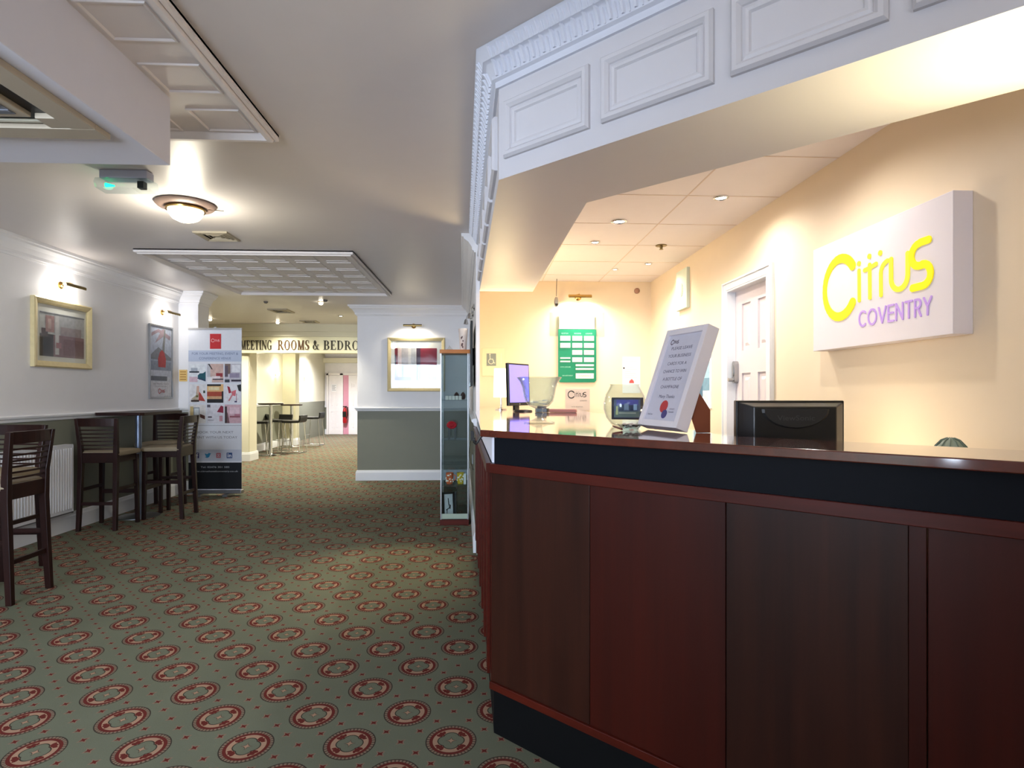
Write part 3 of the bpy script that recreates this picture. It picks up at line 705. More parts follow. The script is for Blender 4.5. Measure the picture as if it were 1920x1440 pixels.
picture('framed_picture', 'gold framed abstract print in pink and grey above the radiator', 'picture', A, w_, h_, .055, art, None, (LX, (y0 + y1) / 2, z0))
picture_lamp('brass picture light over the gold framed print above the radiator', LM, 5.72, 2.30, .27, (LX + .02, 5.72, 2.27), 1.2, lp=1.3, col=(1, .96, .9))
# poster
t = thing('poster', 'tall narrow seaside poster with a red shape beside the pull-up banner', 'poster', (LX, 7.43, 1.235))
B = fr((LX + .001, 7.175, 1.235), (0, 1, 0), (0, 0, 1)); w_, h_ = .52, .885
mb = MB(); picture_mould(mb, B, 0, w_, 0, h_, [(0, 0), (0, .018), (.018, .018), (.018, .004)]); mb.build('frame', M_STEEL, t)
patches(t, 'print', B, [((206, 208, 214), .018, w_ - .018, .018, h_ - .018), ((176, 184, 200), .03, w_ - .03, .42, h_ - .03), ((140, 148, 162), .03, w_ - .03, .33, .45), ((196, 200, 212), .03, w_ - .03, .26, .34), ((108, 112, 120), .04, .40, .215, .27),
    ((156, 136, 144), [(.05, .74), (.2, .80), (.46, .72), (.48, .77), (.2, .84), (.05, .78)]), ((160, 140, 146), [(.12, .66), (.32, .76), (.34, .85), (.28, .84)]), ((128, 130, 128), [(.27, .5), (.33, .84), (.36, .84), (.33, .5)]), ((126, 128, 134), [(.03, .52), (.2, .62), (.49, .5), (.49, .47), (.03, .47)]),
    ((178, 66, 66), [(.2, .38), (.36, .38), (.37, .48), (.33, .56), (.28, .59), (.23, .56), (.19, .48)]), ((214, 214, 218), .03, w_ - .03, .03, .2)], .005)
mb = MB(); mb.text('THE PERFECT PLACE', .26, .17, .014, .36, .010, B, 'C'); mb.text('TO STAY AND MEET', .26, .14, .012, .26, .010, B, 'C'); mb.build('lettering', flat((130, 130, 136)), t)
mb = MB(); citrus(mb, B, .19, .06, .2, .010, .011, 0); mb.build('logo', flat((186, 70, 74)), t)
picture_lamp('brass picture light over the narrow seaside poster', LM, 7.47, 2.285, .3, (LX + .02, 7.47, 2.25), .9, lp=.9, col=(1, .96, .9))
# radiator
rd = thing('radiator', 'white ribbed panel radiator on the left wall under the chair rail', 'radiator', (LX + .06, 5.0, .2))
mb = MB(); mb.M = fr((LX + .1, 4.1, .2), (0, 1, 0), (0, 0, 1)); mb.box(0, 1.64, 0, .62, -.014, 0)
for i in range(49):
    x = .022 + i * .0332; mb.loft([[(x - .012, z, 0), (x - .006, z, .007), (x + .006, z, .007), (x + .012, z, 0)] for z in (.03, .59)])
mb.build('panel', M_RAD, rd)
mb = MB(); mb.box(LX + .03, LX + .102, 4.1, 5.74, .815, .825); mb.box(LX + .03, LX + .102, 4.095, 4.1, .2, .82); mb.box(LX + .03, LX + .102, 5.74, 5.745, .2, .82); mb.box(LX + .01, LX + .04, 4.3, 4.34, .3, .75); mb.box(LX + .01, LX + .04, 5.5, 5.54, .3, .75); mb.build('casing', M_RAD, rd)
mb = MB(); mb.tube([(LX + .06, 5.74, .26), (LX + .06, 5.79, .26), (LX + .06, 5.79, .175)], .011, 10); mb.lathe([(.018, 0), (.02, .02), (.018, .05), (.008, .055)], 12, Matrix.Translation((LX + .06, 5.79, .265))); mb.build('valve', mat('grey_valve', (120, 120, 120), .4), rd)
mb = MB(); mb.tube([(LX + .06, 5.79, .185), (LX + .05, 5.75, .182), (LX + .045, 4.2, .182)], .0075, 8); mb.build('pipe', mat('grey_pipe', (150, 152, 160), .4), rd)
# small warning sign on pier
t = MB().box(0, .10, 0, .15, 0, .004, fr((-3.905, PIER - .006, 1.45), (1, 0, 0), (0, 0, 1))); t.k = 1
for i in range(4): t.box(.012, .088, .02 + i * .032, .032 + i * .032, .004, .005, fr((-3.905, PIER - .006, 1.45), (1, 0, 0), (0, 0, 1)))
tag(t.build('wall_notice', [flat((232, 196, 120)), flat((180, 130, 60))]), 'small yellow notice on the pier behind the pull-up banner', 'sign')

# ---------------- pull-up banner ----------------
bn = thing('roller_banner', 'white and black pull-up banner with nine photos beside the bar stools', 'banner', (-3.36, 7.78, 0))
BW, BH = .668, 2.12
BM = fr((-3.725, 7.72, .0), (1, -.03, 0), (0, 0, 1))
MB().box(0, BW, .03, BH - .01, -.002, 0, BM).build('sheet', flat((222, 224, 230), .4), bn)
mb = MB(); mb.box(-.005, BW + .005, .03, .075, -.06, .03, BM); mb.build('base', M_STEEL, bn, bevel=.006)
for x in (.17, .5): MB().box(x - .03, x + .03, .0, .03, -.12, .1, BM).build('foot', M_STEEL, bn)
mb = MB(); mb.box(-.004, BW + .004, BH - .02, BH + .005, -.008, .006, BM); mb.box(BW / 2 - .015, BW / 2 + .015, BH, BH + .02, -.01, .0, BM); mb.build('top_rail', M_STEEL, bn)
MB().tube([(BW / 2, .07, -.03), (BW / 2, BH, -.008)], .008, 8, BM).build('pole', M_STEEL, bn)
MB().poly([(0, .085), (BW, .085), (BW, .42), (0, .42)], .0012, BM).build('black_panel', flat((26, 28, 32), .4), bn)
MB().poly([(0, .44), (BW, .44), (BW, .585), (0, .585)], .0010, BM).build('grey_strip', flat((196, 202, 216), .4), bn)
MB().poly([(0, 1.70), (BW, 1.70), (BW, 1.84), (0, 1.84)], .0010, BM).build('blue_strip', flat((186, 196, 216), .4), bn)
MB().poly([(0, .888), (BW, .888), (BW, .892), (0, .892)], .0012, BM).build('rule', flat((120, 120, 126)), bn)
for s_, z_, w__ in (('FOR YOUR MEETING, EVENT &', 1.785, .58), ('CONFERENCE VENUE', 1.725, .40)): MB().text(s_, BW / 2, z_, .03, w__, .0016, BM, 'C').build('headline', flat((104, 118, 156)), bn)
for s_, z_, w__ in (('BOOK YOUR NEXT', .79, .46), ('EVENT WITH US TODAY', .725, .56)): MB().text(s_, BW / 2, z_, .03, w__, .0016, BM, 'C').build('slogan', flat((122, 122, 128)), bn)
for s_, z_, w__ in (('Tel: 02476 301 585', .352, .36), ('www.citrushotelcoventry.co.uk', .30, .58)): MB().text(s_, BW / 2, z_, .022, w__, .0018, BM, 'C').build('contact_line', flat((190, 192, 196)), bn)
mb = MB(); mb.box(.27, .41, 1.86, 2.05, .001, .0022, BM); mb.k = 1; citrus(mb, BM, .285, 1.945, .145, .0022, .003, 0)
for f_ in range(len(mb.f)):
    if f_ >= 6: mb.f[f_] = (mb.f[f_][0], 1, mb.f[f_][2])
mb.build('logo', [flat((196, 40, 44)), flat((240, 200, 200))], bn)
def icon(x, col_, kind):
    mb = MB(); z = .0016
    if kind == 'f': mb.box(x, x + .062, .475, .545, .001, z, BM); mb.k = 1; mb.box(x + .03, x + .041, .477, .53, z, z + .0006, BM); mb.box(x + .022, x + .05, .506, .514, z, z + .0006, BM); mb.box(x + .034, x + .052, .528, .536, z, z + .0006, BM)
    if kind == 'b': mb.poly([(x, .49), (x + .03, .478), (x + .055, .49), (x + .068, .52), (x + .08, .536), (x + .062, .538), (x + .05, .545), (x + .04, .53), (x + .018, .527), (x + .003, .54), (x + .004, .52), (x + .012, .505), (x + .02, .497)], z, BM)
    if kind == 'c': mb.stroke([(x + .01, .485), (x + .055, .485), (x + .055, .535), (x + .01, .535), (x + .01, .485)], .012, .001, z, BM); mb.stroke(arc(x + .0325, .51, .012, 0, 360, 12), .007, .001, z, BM)
    if kind == 'n': mb.box(x, x + .07, .475, .545, .001, z, BM); mb.k = 1; mb.box(x + .012, x + .022, .487, .52, z, z + .0006, BM); mb.disc(x + .017, .53, .006, z, z + .0006, BM); mb.box(x + .03, x + .04, .487, .52, z, z + .0006, BM); mb.stroke([(x + .04, .516), (x + .055, .512), (x + .055, .49)], .009, z, z + .0006, BM)
    mb.build('icon', [flat(col_), flat((225, 228, 236))], bn)
icon(.072, (44, 44, 104), 'f'); icon(.205, (40, 130, 176), 'b'); icon(.345, (196, 100, 112), 'c'); icon(.48, (40, 76, 130), 'n')
W1, H1 = .205, .235
PH = [
 [((222, 226, 234),), ((30, 40, 52), 0, .6, .52, .6), ((170, 176, 186), .1, .5, .6, .78), ((210, 180, 190), 0, .5, .02, .3), ((22, 84, 96), [(.5, .35), (.62, .48), (.85, .5), (1, .6), (1, .1), (.6, .15)]), ((40, 60, 90), [(.5, .2), (1, .05), (1, .14), (.5, .27)])],
 [((206, 176, 166),), ((190, 190, 196), 0, .2, 0, 1), ((60, 52, 50), [(.05, 1), (.14, 1), (.35, .7), (.28, .7)]), ((150, 50, 56), .55, .95, .3, .5), ((236, 216, 216), .3, .8, .2, .34), ((50, 44, 58), .35, 1, .14, .2), ((228, 226, 230), 0, .3, 0, .3)],
 [((196, 192, 200),), ((124, 104, 96), 0, .35, .45, 1), ((226, 226, 234), .45, .95, .55, .95), ((96, 84, 96), 0, .2, .3, .9), ((150, 140, 164), .3, .9, .25, .5), ((44, 36, 52), .4, 1, .05, .15), ((50, 56, 66), 0, .3, 0, .16)],
 [((224, 222, 222),), ((178, 164, 140), [(.1, .2), (.5, .1), (.6, .5), (.45, .85), (.4, .4)]), ((176, 64, 52), [(.55, .12), (.98, .08), (.7, .5), (.6, .6)]), ((60, 44, 36), .1, .6, .05, .16), ((52, 66, 50), .85, .97, .52, .66), ((214, 170, 150), [(.45, .9), (.6, .9), (.6, .5), (.5, .5)]), ((96, 92, 40), .4, .55, .3, .4)],
 [((222, 178, 120),), ((36, 34, 34), 0, .85, .9, 1), ((166, 70, 48), 0, 1, .35, .6), ((240, 214, 170), .1, .75, .68, .85), ((204, 160, 120), .1, .9, .2, .34), ((24, 24, 28), 0, 1, 0, .2), ((30, 28, 30), .9, 1, .2, .62)],
 [((226, 224, 228),), ((150, 24, 44), [(.15, .9), (.3, .85), (.4, .55), (.25, .5)]), ((212, 110, 120), [(.4, .6), (.7, .7), (.65, .35), (.45, .4)]), ((30, 32, 36), [(.75, .95), (1, 1), (1, .6), (.85, .65)]), ((206, 130, 136), [(.2, .1), (.3, .1), (.5, .4), (.42, .45)]), ((60, 54, 90), .6, .75, .02, .1), ((170, 110, 120), .7, .74, .1, .5)],
 [((226, 222, 218),), ((206, 184, 130), .05, .25, .3, .9), ((140, 150, 158), .25, .62, .35, .85), ((222, 230, 236), .3, .58, .45, .8), ((70, 74, 70), .1, .6, .25, .35), ((90, 50, 40), [(.65, .5), (.95, .4), (.95, .2), (.65, .32)])],
 [((216, 214, 220),), ((96, 92, 100), 0, .2, .85, 1), ((140, 34, 60), [(.6, .6), (.85, .95), (1, .9), (1, .55)]), ((60, 50, 60), .05, .3, .3, .36), ((120, 120, 126), .05, .4, .15, .18), ((200, 150, 160), .75, .95, .1, .4)],
 [((206, 170, 178),), ((66, 50, 50), 0, .14, 0, .9), ((150, 90, 100), .3, .95, .3, .4), ((224, 196, 204), .3, .9, .5, .85), ((120, 84, 88), [(.14, 0), (.3, 0), (.2, .5), (.14, .6)]), ((180, 120, 134), .6, .95, .4, .5)]]
for j in range(3):
    for i in range(3):
        X0 = .012 + i * .222; Y0 = 1.435 - j * .258; it = []
        for p in PH[j * 3 + i]:
            if len(p) == 1: it.append((p[0], X0, X0 + W1, Y0, Y0 + H1))
            elif len(p) == 2: it.append((p[0], [(X0 + q[0] * W1, Y0 + q[1] * H1) for q in p[1]]))
            else: it.append((p[0], X0 + p[1] * W1, X0 + p[2] * W1, Y0 + p[3] * H1, Y0 + p[4] * H1))
        patches(bn, 'photo', BM, it, .001)

# ---------------- bar stools ----------------
def make_stool():
    t = thing('bar_stool', 'x', 'bar stool')
    # local: backrest at -y side; faces +y; width x
    def post(sx_):
        pts = [(.165, -.20, 0), (.160, -.185, .3), (.157, -.17, .62), (.160, -.175, .8), (.178, -.205, 1.06)]
        mb = MB(); secs = []
        for (x, y, z), k in zip(pts, (.016, .018, .02, .018, .014)): secs.append([(sx_ * x - k, y - k * 1.15, z), (sx_ * x + k, y - k * 1.15, z), (sx_ * x + k, y + k * 1.15, z), (sx_ * x - k, y + k * 1.15, z)])
        return mb.loft(secs)
    for s_ in (-1, 1): post(s_).build('leg', M_DWOOD, t, bevel=.003)
    for s_ in (-1, 1):
        secs = [[(s_ * x - k, y - k, z), (s_ * x + k, y - k, z), (s_ * x + k, y + k, z), (s_ * x - k, y + k, z)] for (x, y, z), k in zip([(.172, .175, 0), (.162, .165, .69)], (.016, .02))]
        MB().loft(secs).build('leg', M_DWOOD, t, bevel=.003)
    # top rail curved
    def curve_bar(z0, z1, hw, th, yb, dep):
        secs = []
        for i in range(9):
            x = -hw + 2 * hw * i / 8; y = yb - dep * (1 - (x / hw) ** 2); secs.append([(x, y - th / 2, z0), (x, y + th / 2, z0), (x, y + th / 2, z1), (x, y - th / 2, z1)])
        return MB().loft(secs)
    curve_bar(.985, 1.062, .185, .02, -.198, .02).build('top_rail', M_DWOOD, t, bevel=.003)
    for i in range(6): curve_bar(.765 + i * .036, .777 + i * .036, .155 + i * .003, .012, -.175 - i * .004, .014).build('slat', M_DWOOD, t)
    mb = MB(); mb.box(-.145, .145, -.185, -.155, .64, .735); mb.box(-.149, .149, .15, .175, .64, .70); mb.box(-.175, -.15, -.154, .15, .64, .70); mb.box(.15, .175, -.154, .15, .64, .70); mb.build('seat_frame', M_DWOOD, t, bevel=.003)
    mb = MB(); n = 4
    mb.loft([[(-.17, -.17, .70), (.17, -.17, .70), (.185, .19, .70), (-.185, .19, .70)], [(-.178, -.175, .715), (.178, -.175, .715), (.192, .197, .715), (-.192, .197, .715)], [(-.175, -.17, .742), (.175, -.17, .742), (.19, .192, .742), (-.19, .192, .742)], [(-.14, -.14, .752), (.14, -.14, .752), (.15, .16, .752), (-.15, .16, .752)]], sm=True)
    mb.build('seat_pad', M_SEAT, t, bevel=.004)
    MB().box(-.16, .16, .158, .182, .30, .34).build('foot_rail', M_DWOOD, t, bevel=.002)
    MB().box(-.158, .158, -.195, -.172, .24, .27).build('foot_rail', M_DWOOD, t, bevel=.002)
    for s_ in (-1, 1): MB().box(s_ * .163 - .01, s_ * .163 + .01, -.18, .165, .37, .40).build('stretcher', M_DWOOD, t, bevel=.002)
    return t
st = make_stool(); G = 'dark wooden bar stools along the left wall'
R = math.radians
st.location = (-3.64, 5.985, 0); st.rotation_euler = (0, 0, R(2)); st['label'] = 'dark wooden bar stool at the near end of the long high table, back towards camera'; st['group'] = G
# NB: labels for the copies
dup(st, (-3.31, 6.46, 0), R(92), 'dark wooden bar stool on the aisle side of the long high table, facing the wall')
dup(st, (-3.66, 6.96, 0), R(180), 'dark wooden bar stool at the far end of the long high table by the banner')
dup(st, (-3.09, 3.95, 0), R(90), 'nearest dark wooden bar stool, in front of the radiator at the left edge')
dup(st, (-3.48, 4.45, 0), R(180), 'dark wooden bar stool partly hidden behind the nearest stool')
# high table
ht = thing('high_table', 'dark rectangular high table on a steel post between bar stools by the left wall', 'table', (-3.63, 6.46, 0))
MB().prism([(-3.87, 6.13), (-3.84, 6.1), (-3.42, 6.1), (-3.39, 6.13), (-3.39, 6.88), (-3.42, 6.91), (-3.84, 6.91), (-3.87, 6.88)], 1.075, 1.105).build('tabletop', M_DWOOD, ht, bevel=.004)
mb = MB(); mb.lathe([(.03, .01), (.03, 1.07)], 16, Matrix.Translation((-3.63, 6.46, 0))); mb.build('post', mat('blue_grey_steel', (150, 165, 190), .3, .8), ht)
mb = MB(); mb.lathe([(.2, 0), (.2, .008), (.06, .02), (.03, .03)], 28, Matrix.Translation((-3.63, 6.46, 0))); mb.build('base', M_STEEL, ht)

# ---------------- middle wall picture ----------------
C1 = fr((-1.421, MY - .001, 1.325), (1, 0, 0), (0, 0, 1)); w_, h_ = .85, .80
a0, a1, b0, b1 = .105, w_ - .12, .165, h_ - .155
art = [((208, 200, 196), a0, a1, b0, b1), ((128, 24, 40), a0, a0 + .045, b0, b1), ((40, 24, 36), a0, a0 + .02, b0, b1 - .1), ((220, 192, 186), a0 + .05, a0 + .1, b0 + .1, b1), ((178, 168, 170), a0 + .1, a0 + .2, b0, b1), ((70, 40, 60), a0, a0 + .28, b0, b0 + .05), ((96, 92, 100), a0 + .1, a0 + .13, b0, b0 + .22), ((176, 172, 176), a0 + .24, a0 + .31, b0, b1),
       ((58, 30, 52), a0 + .32, a0 + .42, b0, b1), ((132, 24, 48), a0 + .38, a1, b0, b1), ((108, 24, 48), a0 + .42, a1 - .1, b0, b0 + .2), ((150, 40, 62), a0 + .40, a1, b1 - .03, b1), ((170, 150, 170), a0 + .345, a0 + .36, b0 + .03, b0 + .2), ((160, 90, 80), a0 + .47, a0 + .49, b0 + .08, b0 + .15), ((150, 130, 150), a0 + .40, a0 + .43, b0, b0 + .1)]
picture('framed_picture', 'gold framed abstract print in maroon and grey on the middle wall', 'picture', C1, w_, h_, .05, art, None, (-1.0, MY, 1.325))
MM = fr((0, MY, 0), (1, 0, 0), (0, 0, 1))
picture_lamp('brass picture light above the maroon print on the middle wall', MM, -1.035, 2.30, .27, (-1.035, MY - .02, 2.27), 9, reach=.17)

# ---------------- glass display cabinet ----------------
gc = thing('display_cabinet', 'narrow glass display cabinet with orange wooden top beside the reception side wall', 'cabinet', (-.285, 6.0, 0))
gx0, gx1, gy0, gy1 = -.415, -.15, 5.88, 6.15
MB().box(gx0 - .01, gx1 + .01, gy0 - .01, gy1 + .01, .0, .055).build('base', M_WOODR, gc, bevel=.003)
MB().box(gx0 - .012, gx1 + .012, gy0 - .015, gy1 + .01, 1.69, 1.728).build('top', M_ORANGE, gc, bevel=.004)
MB().box(gx0, gx1, gy0, gy0 + .004, .056, 1.69).build('glass_pane', M_GLASSG, gc)
MB().box(gx0, gx0 + .004, gy0 + .005, gy1 - .005, .056, 1.69).build('glass_pane', M_GLASSG, gc)
MB().box(gx1 - .004, gx1, gy0 + .005, gy1 - .005, .056, 1.69).build('glass_pane', M_GLASSG, gc)
MB().box(gx0, gx1, gy1 - .004, gy1, .056, 1.69).build('glass_pane', glassmat('bluish_back_glass', (206, 216, 222), .05, .3), gc)
for (x, y) in ((gx0, gy0), (gx1, gy0), (gx0, gy1), (gx1, gy1)): MB().box(x - .005, x + .005, y - .005, y + .005, .056, 1.69).build('corner_strip', M_STEEL, gc)
SH = (1.232, .84, .60, .395)
for z in SH: MB().box(gx0 + .006, gx1 - .006, gy0 + .008, gy1 - .006, z - .006, z).build('shelf', M_GLASSG, gc)
MB().box(gx0 + .006, gx1 - .006, gy0 + .006, gy0 + .014, .06, .11).build('kick_strip', M_CREAM, gc)
# things in and on the cabinet
mb = MB(); mb.M = Matrix.Translation((-.2, 5.98, 1.729)); mb.lathe([(.03, 0), (.032, .004), (.047, .215), (.045, .215), (.03, .01), (.0, .008)], 20); mb.k = 1
for (a, z, r_) in ((-1.9, .05, .014), (-1.75, .06, .01), (-1.6, .09, .008), (-2.0, .12, .01), (-1.8, .13, .008), (-1.7, .03, .01)):
    rr = .031 + .016 * z / .215; mb.box(rr * math.cos(a) - r_ * .6, rr * math.cos(a) + r_ * .6, rr * math.sin(a) - .003, rr * math.sin(a) + .002, z - r_, z + r_)
tag(mb.build('paper_cup', [flat((236, 222, 212)), flat((110, 80, 76))]), 'tall flared white cup with dark marks on top of the display cabinet', 'cup')
mb = MB(); mb.M = fr((-.365, 5.97, 1.729), (1, -.2, 0), (0, .25, 1)); mb.prism([(0, 0), (.07, 0), (.025, .05)], 0, .004)
tag(mb.build('folded_card', flat((190, 188, 182))), 'small folded grey card on top of the display cabinet', 'card')
for i in range(5):
    x = -.375 + i * .033
    tag(MB().box(x, x + .028, 5.93, 5.96, SH[0] + .0005, SH[0] + .04).build('small_box', flat((226, 222, 214))), 'small white box in the front row on the upper glass shelf', 'box', 'white boxes on the upper cabinet shelf')
for x, c in ((-.27, 'dark oval ornament left of its twin on the upper glass shelf'), (-.205, 'dark oval ornament right of its twin on the upper glass shelf')):
    mb = MB(); mb.lathe([(.001, 0), (.02, .006), (.028, .03), (.024, .055), (.008, .075), (.001, .078)], 14, Matrix.Translation((x, 6.05, SH[0] + .0005))); tag(mb.build('ornament', flat((70, 42, 40), .3)), c, 'ornament')
# red rosette on a stand
rs = thing('red_rosette', 'round red rosette ornament on dark supports on the middle glass shelf', 'ornament', (-.31, 6.0, SH[1]))
mb = MB(); 
for i in range(12):
    a = i * math.pi / 6; mb.lathe([(.001, -.014), (.016, -.008), (.02, 0), (.016, .008), (.001, .014)], 8, Matrix.Translation((-.315 + .034 * math.cos(a), 5.99, .98 + .028 * math.sin(a))))
mb.lathe([(.001, -.02), (.024, -.012), (.03, 0), (.024, .012), (.001, .02)], 12, Matrix.Translation((-.315, 5.985, .98)))
mb.build('petals', mat('red_gloss', (206, 20, 44), .3), rs)
for x in (-.35, -.29): MB().box(x, x + .018, 5.985, 6.0, SH[1] + .0005, .965).build('support', M_BLACK, rs)
for x, c, l in ((-.335, (214, 104, 62), 'orange patterned mug on the lower glass shelf'), (-.225, (206, 176, 50), 'yellow patterned mug on the lower glass shelf')):
    mg = thing('mug', l, 'mug', (x, 5.97, SH[3] + .001))
    mb = MB(); mb.M = Matrix.Translation((x, 5.97, SH[3] + .001)); mb.lathe([(.001, 0), (.03, 0), (.036, .02), (.038, .11), (.034, .11), (.032, .012), (.001, .01)], 20); mb.k = 1
    for k in range(14):
        a = -math.pi / 2 + random.uniform(-1.2, 1.2); z = random.uniform(.02, .1); mb.box(.037 * math.cos(a) - .006, .037 * math.cos(a) + .006, .037 * math.sin(a) - .004, .037 * math.sin(a) + .002, z - .006, z + .006)
    mb.build('cup', [flat(c, .3), flat((240, 232, 214))], mg)
    mb = MB(); mb.M = Matrix.Translation((x, 5.97, SH[3] + .001)); mb.tube([(.036, 0, .09), (.06, 0, .08), (.06, 0, .04), (.036, 0, .03)], .005, 8); mb.build('handle', flat(c, .3), mg)
mb = MB(); mb.box(-.195, -.17, 5.93, 5.945, .396, .5); tag(mb.build('price_card', flat((228, 228, 224))), 'narrow white card beside the yellow mug', 'card')
pf = thing('photo_frame', 'black framed line drawing leaning inside the bottom of the display cabinet', 'picture frame', (-.34, 5.98, .06))
PM = fr((-.405, 5.93, .062), (1, .35, 0), (0, .12, 1))
mb = MB(); picture_mould(mb, PM, 0, .13, 0, .25, [(0, 0), (0, .015), (.02, .015), (.02, .004)]); mb.poly([(0, 0), (.13, 0), (.13, .25), (0, .25)], 0, PM); mb.build('frame', M_BLACK, pf)
patches(pf, 'print', PM, [((206, 206, 206), .02, .11, .02, .23), ((30, 30, 30), [(.06, .19), (.068, .19), (.075, .13), (.066, .11)]), ((30, 30, 30), [(.075, .13), (.09, .12), (.085, .08), (.07, .09)]), ((30, 30, 30), [(.04, .08), (.08, .1), (.08, .09), (.04, .07)]), ((30, 30, 30), [(.045, .08), (.055, .08), (.05, .03), (.045, .03)])], .004)
tag(MB().box(-.285, -.27, 5.945, 6.08, .056, .30).build('black_panel', M_BLACK), 'thin black folder standing behind the framed drawing in the cabinet', 'folder')

# ---------------- aisle side wall items ----------------
tv = thing('wall_television', 'slim black television seen edge-on on the aisle wall beside the reception', 'television', (sidex(5.4) - .03, 5.4, 1.36))
mb = MB(); side_seg(mb, 4.93, 5.87, 1.36, 1.9, .018, -.042); mb.build('bezel', M_BLACK, tv, bevel=.003)
mb = MB(); side_seg(mb, 4.96, 5.84, 1.39, 1.87, .002, -.045); mb.build('screen', mat('tv_glass', (16, 16, 20), .08), tv)
mb = MB(); side_seg(mb, 5.3, 5.5, 1.55, 1.7, .023, -.0235); mb.build('bracket', M_BLACK, tv)
def spotlamp(x, y, z, label):
    t = thing('spotlight', label, 'spotlight', (x, y, z))
    wx = sidex(y)
    mb = MB(); mb.lathe([(.03, 0), (.03, .012), (.01, .02)], 14, fr((wx, y, z + .1), (0, 1, 0), (0, 0, 1)) @ Matrix.Rotation(math.pi, 4, 'X')); mb.build('mounting_plate', M_CHROME, t)
    mb = MB(); mb.tube(bez((wx, y, z + .1), (x + .02, y, z + .14), (x, y, z + .04), 6), .004, 6); mb.build('arm', M_CHROME, t)
    mb = MB(); mb.lathe([(.008, .05), (.014, .04), (.024, .0), (.020, 0), (.008, .035)], 14, Matrix.Translation((x, y, z)), closed=True); mb.build('reflector', M_CHROME, t)
    mb = MB(); mb.lathe([(.001, .004), (.015, .008), (.017, .016), (.001, .02)], 12, Matrix.Translation((x, y, z))); mb.build('bulb', M_BULB, t)
    light('SPOT', 'spot_beam', (x, y, z - .02), 95 if y < 5.5 else 4, (1, .84, .5), .02, (x - .5, y - .9, 0), 52, .9, parent=t)
spotlamp(-.17, 5.9, 1.98, 'small chrome halogen spotlight on an arm above the display cabinet')
spotlamp(-.115, 5.25, 1.955, 'small chrome halogen spotlight just above the edge-on television')
mb = MB(); side_seg(mb, 6.05, 6.14, .58, .67, .008, -.010); so = tag(mb.build('power_socket', M_WHITE), 'white wall socket low on the aisle wall behind the display cabinet', 'socket')
mb = MB(); side_seg(mb, 5.5, 5.56, .86, .95, .03, -.032); pl = tag(mb.build('power_adapter', M_BLACK), 'black power adapter on the aisle wall with a cable hanging down', 'adapter')
mb = MB(); y_ = 5.53; mb.tube(bez((sidex(y_) - .035, y_, .86), (sidex(y_) - .06, y_ - .2, .72), (sidex(5.0) - .02, 5.0, .66), 10), .004, 6); mb.build('cable', M_BLACK, pl)

# ---------------- ceiling fittings ----------------
dl = thing('ceiling_dome_light', 'lit round opal ceiling light with brass rim in the lobby ceiling', 'ceiling light', (-2.04, 4.19, 2.5))
T_ = Matrix.Translation((-2.04, 4.19, 0))
mb = MB(); mb.lathe([(.001, 2.599), (.185, 2.599), (.19, 2.59), (.175, 2.575), (.12, 2.57), (.115, 2.575), (.001, 2.575)], 40, T_); mb.build('base_plate', mat('mauve_grey_plate', (128, 108, 100), .5), dl)
mb = MB(); mb.lathe([(.122, 2.57), (.127, 2.56), (.124, 2.55), (.112, 2.55), (.110, 2.57)], 40, T_, closed=True); mb.build('rim', M_BRASS, dl)
mb = MB(); mb.lathe([(.112, 2.555), (.106, 2.525), (.082, 2.495), (.045, 2.478), (.001, 2.472)], 32, T_); mb.build('diffuser', M_DOME, dl)
light('POINT', 'dome_lamp_light', (-2.04, 4.19, 2.38), 13, (1, .92, .74), .07, parent=dl)
mb = MB(); mb.tube([(-1.9, 4.22, 2.57), (-1.84, 4.32, 2.592)], .0025, 5); mb.build('wire', M_DBRASS, dl)
ex = thing('emergency_light', 'clear ceiling emergency light glowing green at one end below the boxed duct', 'emergency light', (-2.09, 3.6, 2.52))
MB().box(-2.225, -1.955, 3.56, 3.64, 2.548, 2.599).build('housing', mat('grey_blue_plastic', (176, 178, 196), .4), ex, bevel=.006)
mb = MB(); mb.prism([(3.55, 2.547), (3.535, 2.52), (3.55, 2.49), (3.65, 2.485), (3.665, 2.51), (3.65, 2.547)], -2.24, -1.94, fr((0, 0, 0), (0, 1, 0), (0, 0, 1))); 
mb.build('cover', M_GLASSG, ex)
mb = MB(); mb.tube([(-2.21, 3.6, 2.52), (-2.16, 3.6, 2.515)], .013, 10, radii=[.013, .005]); mb.build('green_lamp', M_EXITG, ex)
MB().box(-2.02, -1.985, 3.58, 3.62, 2.50, 2.54).build('battery', M_BLACK, ex)
light('POINT', 'green_glow', (-2.20, 3.6, 2.46), .07, (.1, 1, .6), .03, parent=ex)
def vent(x0, x1, y0, y1, z, label, n=4):
    t = thing('ceiling_vent', label, 'vent', ((x0 + x1) / 2, (y0 + y1) / 2, z - .02))
    M = fr((0, 0, z), (1, 0, 0), (0, -1, 0)); mb = MB(); picture_mould(mb, M, x0, x1, -y1, -y0, [(0, 0), (0, .014), (.012, .018), (.03, .004)]); mb.build('frame', mat('vent_beige', (176, 166, 146), .5), t)
    mb = MB(); mb.poly([(x0, -y1), (x1, -y1), (x1, -y0), (x0, -y0)], .0015, M); mb.build('backing', M_BLACK, t)
    for i in range(n):
        k = .035 + i * (min(x1 - x0, y1 - y0) / 2 - .045) / n; mb = MB(); picture_mould(mb, M, x0 + k, x1 - k, -y1 + k, -y0 - k, [(0, .003), (.0, .006), (.012, .014), (.013, .010)]); mb.build('louvre', mat('vent_beige', (176, 166, 146), .5), t)
    return t
vent(-2.33, -2.06, 4.89, 5.16, CZ, 'square louvred ceiling vent beyond the dome light', 3)
vent(-3.33, -3.03, 9.35, 9.75, CZ, 'grey ceiling grille near the corridor sign', 3)
vent(-3.28, -3.0, 10.8, 11.1, CZ, 'small thin ceiling grille right above the curved sign', 2)
